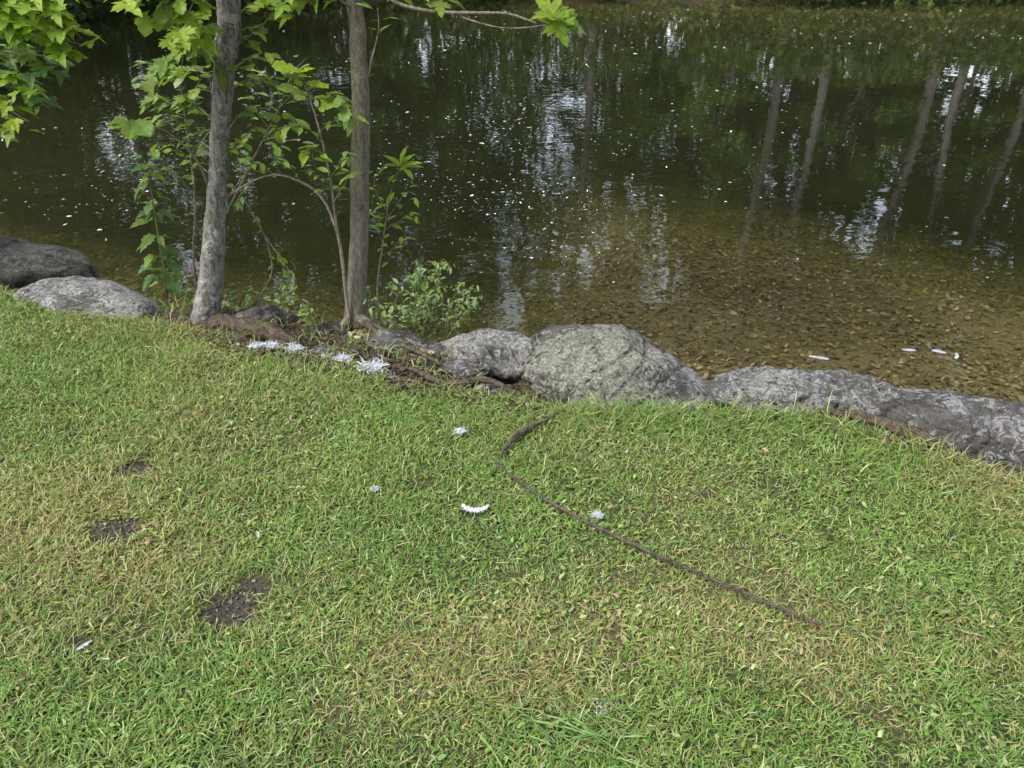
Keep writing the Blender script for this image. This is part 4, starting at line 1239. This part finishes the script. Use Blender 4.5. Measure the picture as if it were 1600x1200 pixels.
# ------------------------------------------------------------------ the wood round the pond (seen mirrored in the water)
def crown_pts(h0, h1, rad, n, seed, hole=0.25):
    r_ = np.random.default_rng(seed)
    out = []
    while len(out) < n:
        t = r_.random(); a = r_.uniform(0, 6.283)
        prof = math.sin(math.pi * (0.12 + 0.85 * t)) ** .7
        rr = rad * prof * math.sqrt(r_.uniform(hole, 1))
        out.append((math.cos(a) * rr, math.sin(a) * rr, h0 + (h1 - h0) * t))
    return np.array(out)

def far_tree(name, label, H, h0, rad, clumps, per, leaf, tr, seed, cols, group):
    root = tag(empty(name, (0, 0, 0)), label, 'tree', group)
    r_ = np.random.default_rng(seed)
    ctrl = [np.array([r_.normal(0, .12) * k, r_.normal(0, .12) * k, H * .92 * k / 5]) for k in range(6)]
    V, F = tube_vf(ctrl, [tr, tr * .8, tr * .68, tr * .5, tr * .3, tr * .06], 30, 10, .05, 3, seed)
    link('trunk', mesh_np('trunk', V, F, M['bark_far'], True), root)
    C = crown_pts(h0, H, rad, clumps, seed)
    P = spline(ctrl, 30)
    lm = []
    for k in range(12):
        i = int(8 + k * 1.7); c_ = C[r_.integers(0, len(C))]
        e = np.array([c_[0] * .8, c_[1] * .8, P[i][2] + 1.2])
        lm.append(tube_vf([P[i], (P[i] + e) / 2 + [0, 0, .3], e], [tr * .3, tr * .18, .02], 8, 5))
    V, F = join(lm)
    link('branchwork', mesh_np('branchwork', V, F, M['bark_far'], True), root)['kind'] = 'stuff'
    foliage('crown', root, (0, 0, 0), C, rad * .24, per, leaf, 'far_leaf', cols, seed)
    return root

def copy_tree(o, parent=None):
    c_ = o.copy(); COL.objects.link(c_)
    if parent is not None:
        c_.parent = parent
    for ch in o.children: copy_tree(ch, c_)
    return c_

FG = [(0.050, 0.095, 0.022), (0.115, 0.180, 0.040)]
FG2 = [(0.065, 0.11, 0.025), (0.13, 0.19, 0.042)]
LAB = {'a': 'tall broadleaf tree of the wood, mirrored in the pond', 'b': 'slender grey trunked tree mirrored at the right of the pond', 'c': 'low dense broadleaf tree shading the far edge of the pond', 'd': 'broad leafy tree shading the lawn from behind the viewer'}
proto = {
    'a': far_tree('broadleaf_tree', LAB['a'], 19, 2.5, 4.2, 150, 90, .26, .24, 101, FG, 'trees of the surrounding wood'),
    'b': far_tree('slender_tree', LAB['b'], 21, 9.0, 3.0, 80, 80, .26, .20, 102, FG2, 'slender trees on the right bank'),
    'c': far_tree('understorey_tree', LAB['c'], 8, .3, 3.0, 110, 90, .22, .12, 103, FG, 'low trees along the far bank'),
    'd': far_tree('shade_tree', LAB['d'], 15, 5.0, 5.2, 130, 80, .30, .26, 104, FG2, 'shade trees on the lawn side'),
}
proto['e'] = far_tree('airy_tree', 'thin crowned tree letting white sky through, mirrored mid pond', 20, 2.5, 4.6, 150, 42, .30, .17, 105, FG2, 'airy trees mirrored in the middle of the pond')
used = set()
def place(kind, x, y, rz, sc):
    o = proto[kind] if kind not in used else copy_tree(proto[kind])
    used.add(kind)
    y = y + (FAR_Y - 20.6) * (y > 21.5)
    o.location = (x, y, hz(x, y) - .1)
    o.rotation_euler = (0, 0, rz)
    o.scale = (sc, sc, sc)
for x_, y_, s_ in [(-19, 27, 1.05), (-13.5, 24.5, 1.0), (-8.5, 26.5, 1.1), (-4.5, 24.2, .95), (6.5, 26, 1.05), (11.5, 29, 1.0), (16, 31, 1.1), (22, 28, 1.1), (28, 30, 1.1), (-12.5, 19, .95), (-13.5, 13.5, .95), (-12.5, 9.5, .8), (-17, 16, 1.1), (-3.5, 34, .95), (36, 26, 1), (40, 12, 1.1)]:
    place('a', x_, y_, random.uniform(0, 6.28), s_)
for x_, y_, s_ in [(8.6, 22.4, 1.0), (10.2, 22.6, .9), (13.6, 22.6, 1.05), (14.6, 22.2, .8), (17.0, 22.8, 1.0), (2.6, 23.2, .9)]:
    place('b', x_, y_, random.uniform(0, 6.28), s_)
for x_, y_, s_ in [(0.2, 25.5, 1.0), (4.6, 27.0, 1.05)]:
    place('e', x_, y_, random.uniform(0, 6.28), s_)
for x_, y_, s_ in [(-9.5, 23, .9), (-5.2, 22.6, .8), (-1, 24.5, .8), (3.5, 24.5, .75), (7.2, 23.6, .9), (12.2, 24.2, .8), (16.5, 25, .9), (20.5, 24, .9), (25, 24, 1), (-11.8, 16.5, .9), (-11.4, 11.8, .8), (-11.0, 8.2, .6), (30, 22, 1)]:
    place('c', x_, y_, random.uniform(0, 6.28), s_)
for x_, y_, s_ in [(5.8, -2.5, 1.0), (-3.0, -9.5, 1.0), (2.5, -7.0, 1.1), (-11, -13.5, 1.1), (9.5, -8, 1.1)]:
    place('d', x_, y_, random.uniform(0, 6.28), s_)

# undergrowth that closes the wood behind the banks
cc = []
for k in range(1200):
    x_ = random.uniform(-26, 42); y_ = FAR_Y + .9 * math.sin(x_ * .35 + 1) + .02 * x_ + random.uniform(-.7, 1.8)
    cc.append((x_, y_, max(hz(x_, y_), -.2) + (random.uniform(-.2, .4) if k % 3 == 0 else random.uniform(-.1, 1.8))))
for k in range(520):
    y_ = random.uniform(7, 27); x_ = -9.5 - 1.2 * math.sin(y_ * .4) - random.uniform(-.7, 2.0)
    cc.append((x_, y_, max(hz(x_, y_), -.2) + (random.uniform(-.2, .4) if k % 2 else random.uniform(0, 2.4))))
und = foliage('undergrowth', None, (0, 0, 0), cc, .8, 55, .20, 'far_leaf', [(0.028, 0.050, 0.014), (0.062, 0.092, 0.024)], 9)
tag(und, 'dark green undergrowth along the far bank of the pond', 'undergrowth')
cc = []
for k in range(1500):
    x_ = random.uniform(-60, 75); y_ = 36 + random.uniform(0, 9) - abs(x_) * .05
    z_ = 21 * random.random() ** 1.25
    if abs(x_ - 1.5) < 6 and z_ > 6 and random.random() < .78: continue
    cc.append((x_, y_, hz(x_, y_) + z_))
wd = foliage('distant_wood', None, (0, 0, 0), cc, 1.9, 46, .62, 'far_leaf', FG, 10)
tag(wd, 'distant wood closing the view behind the far bank', 'wood')
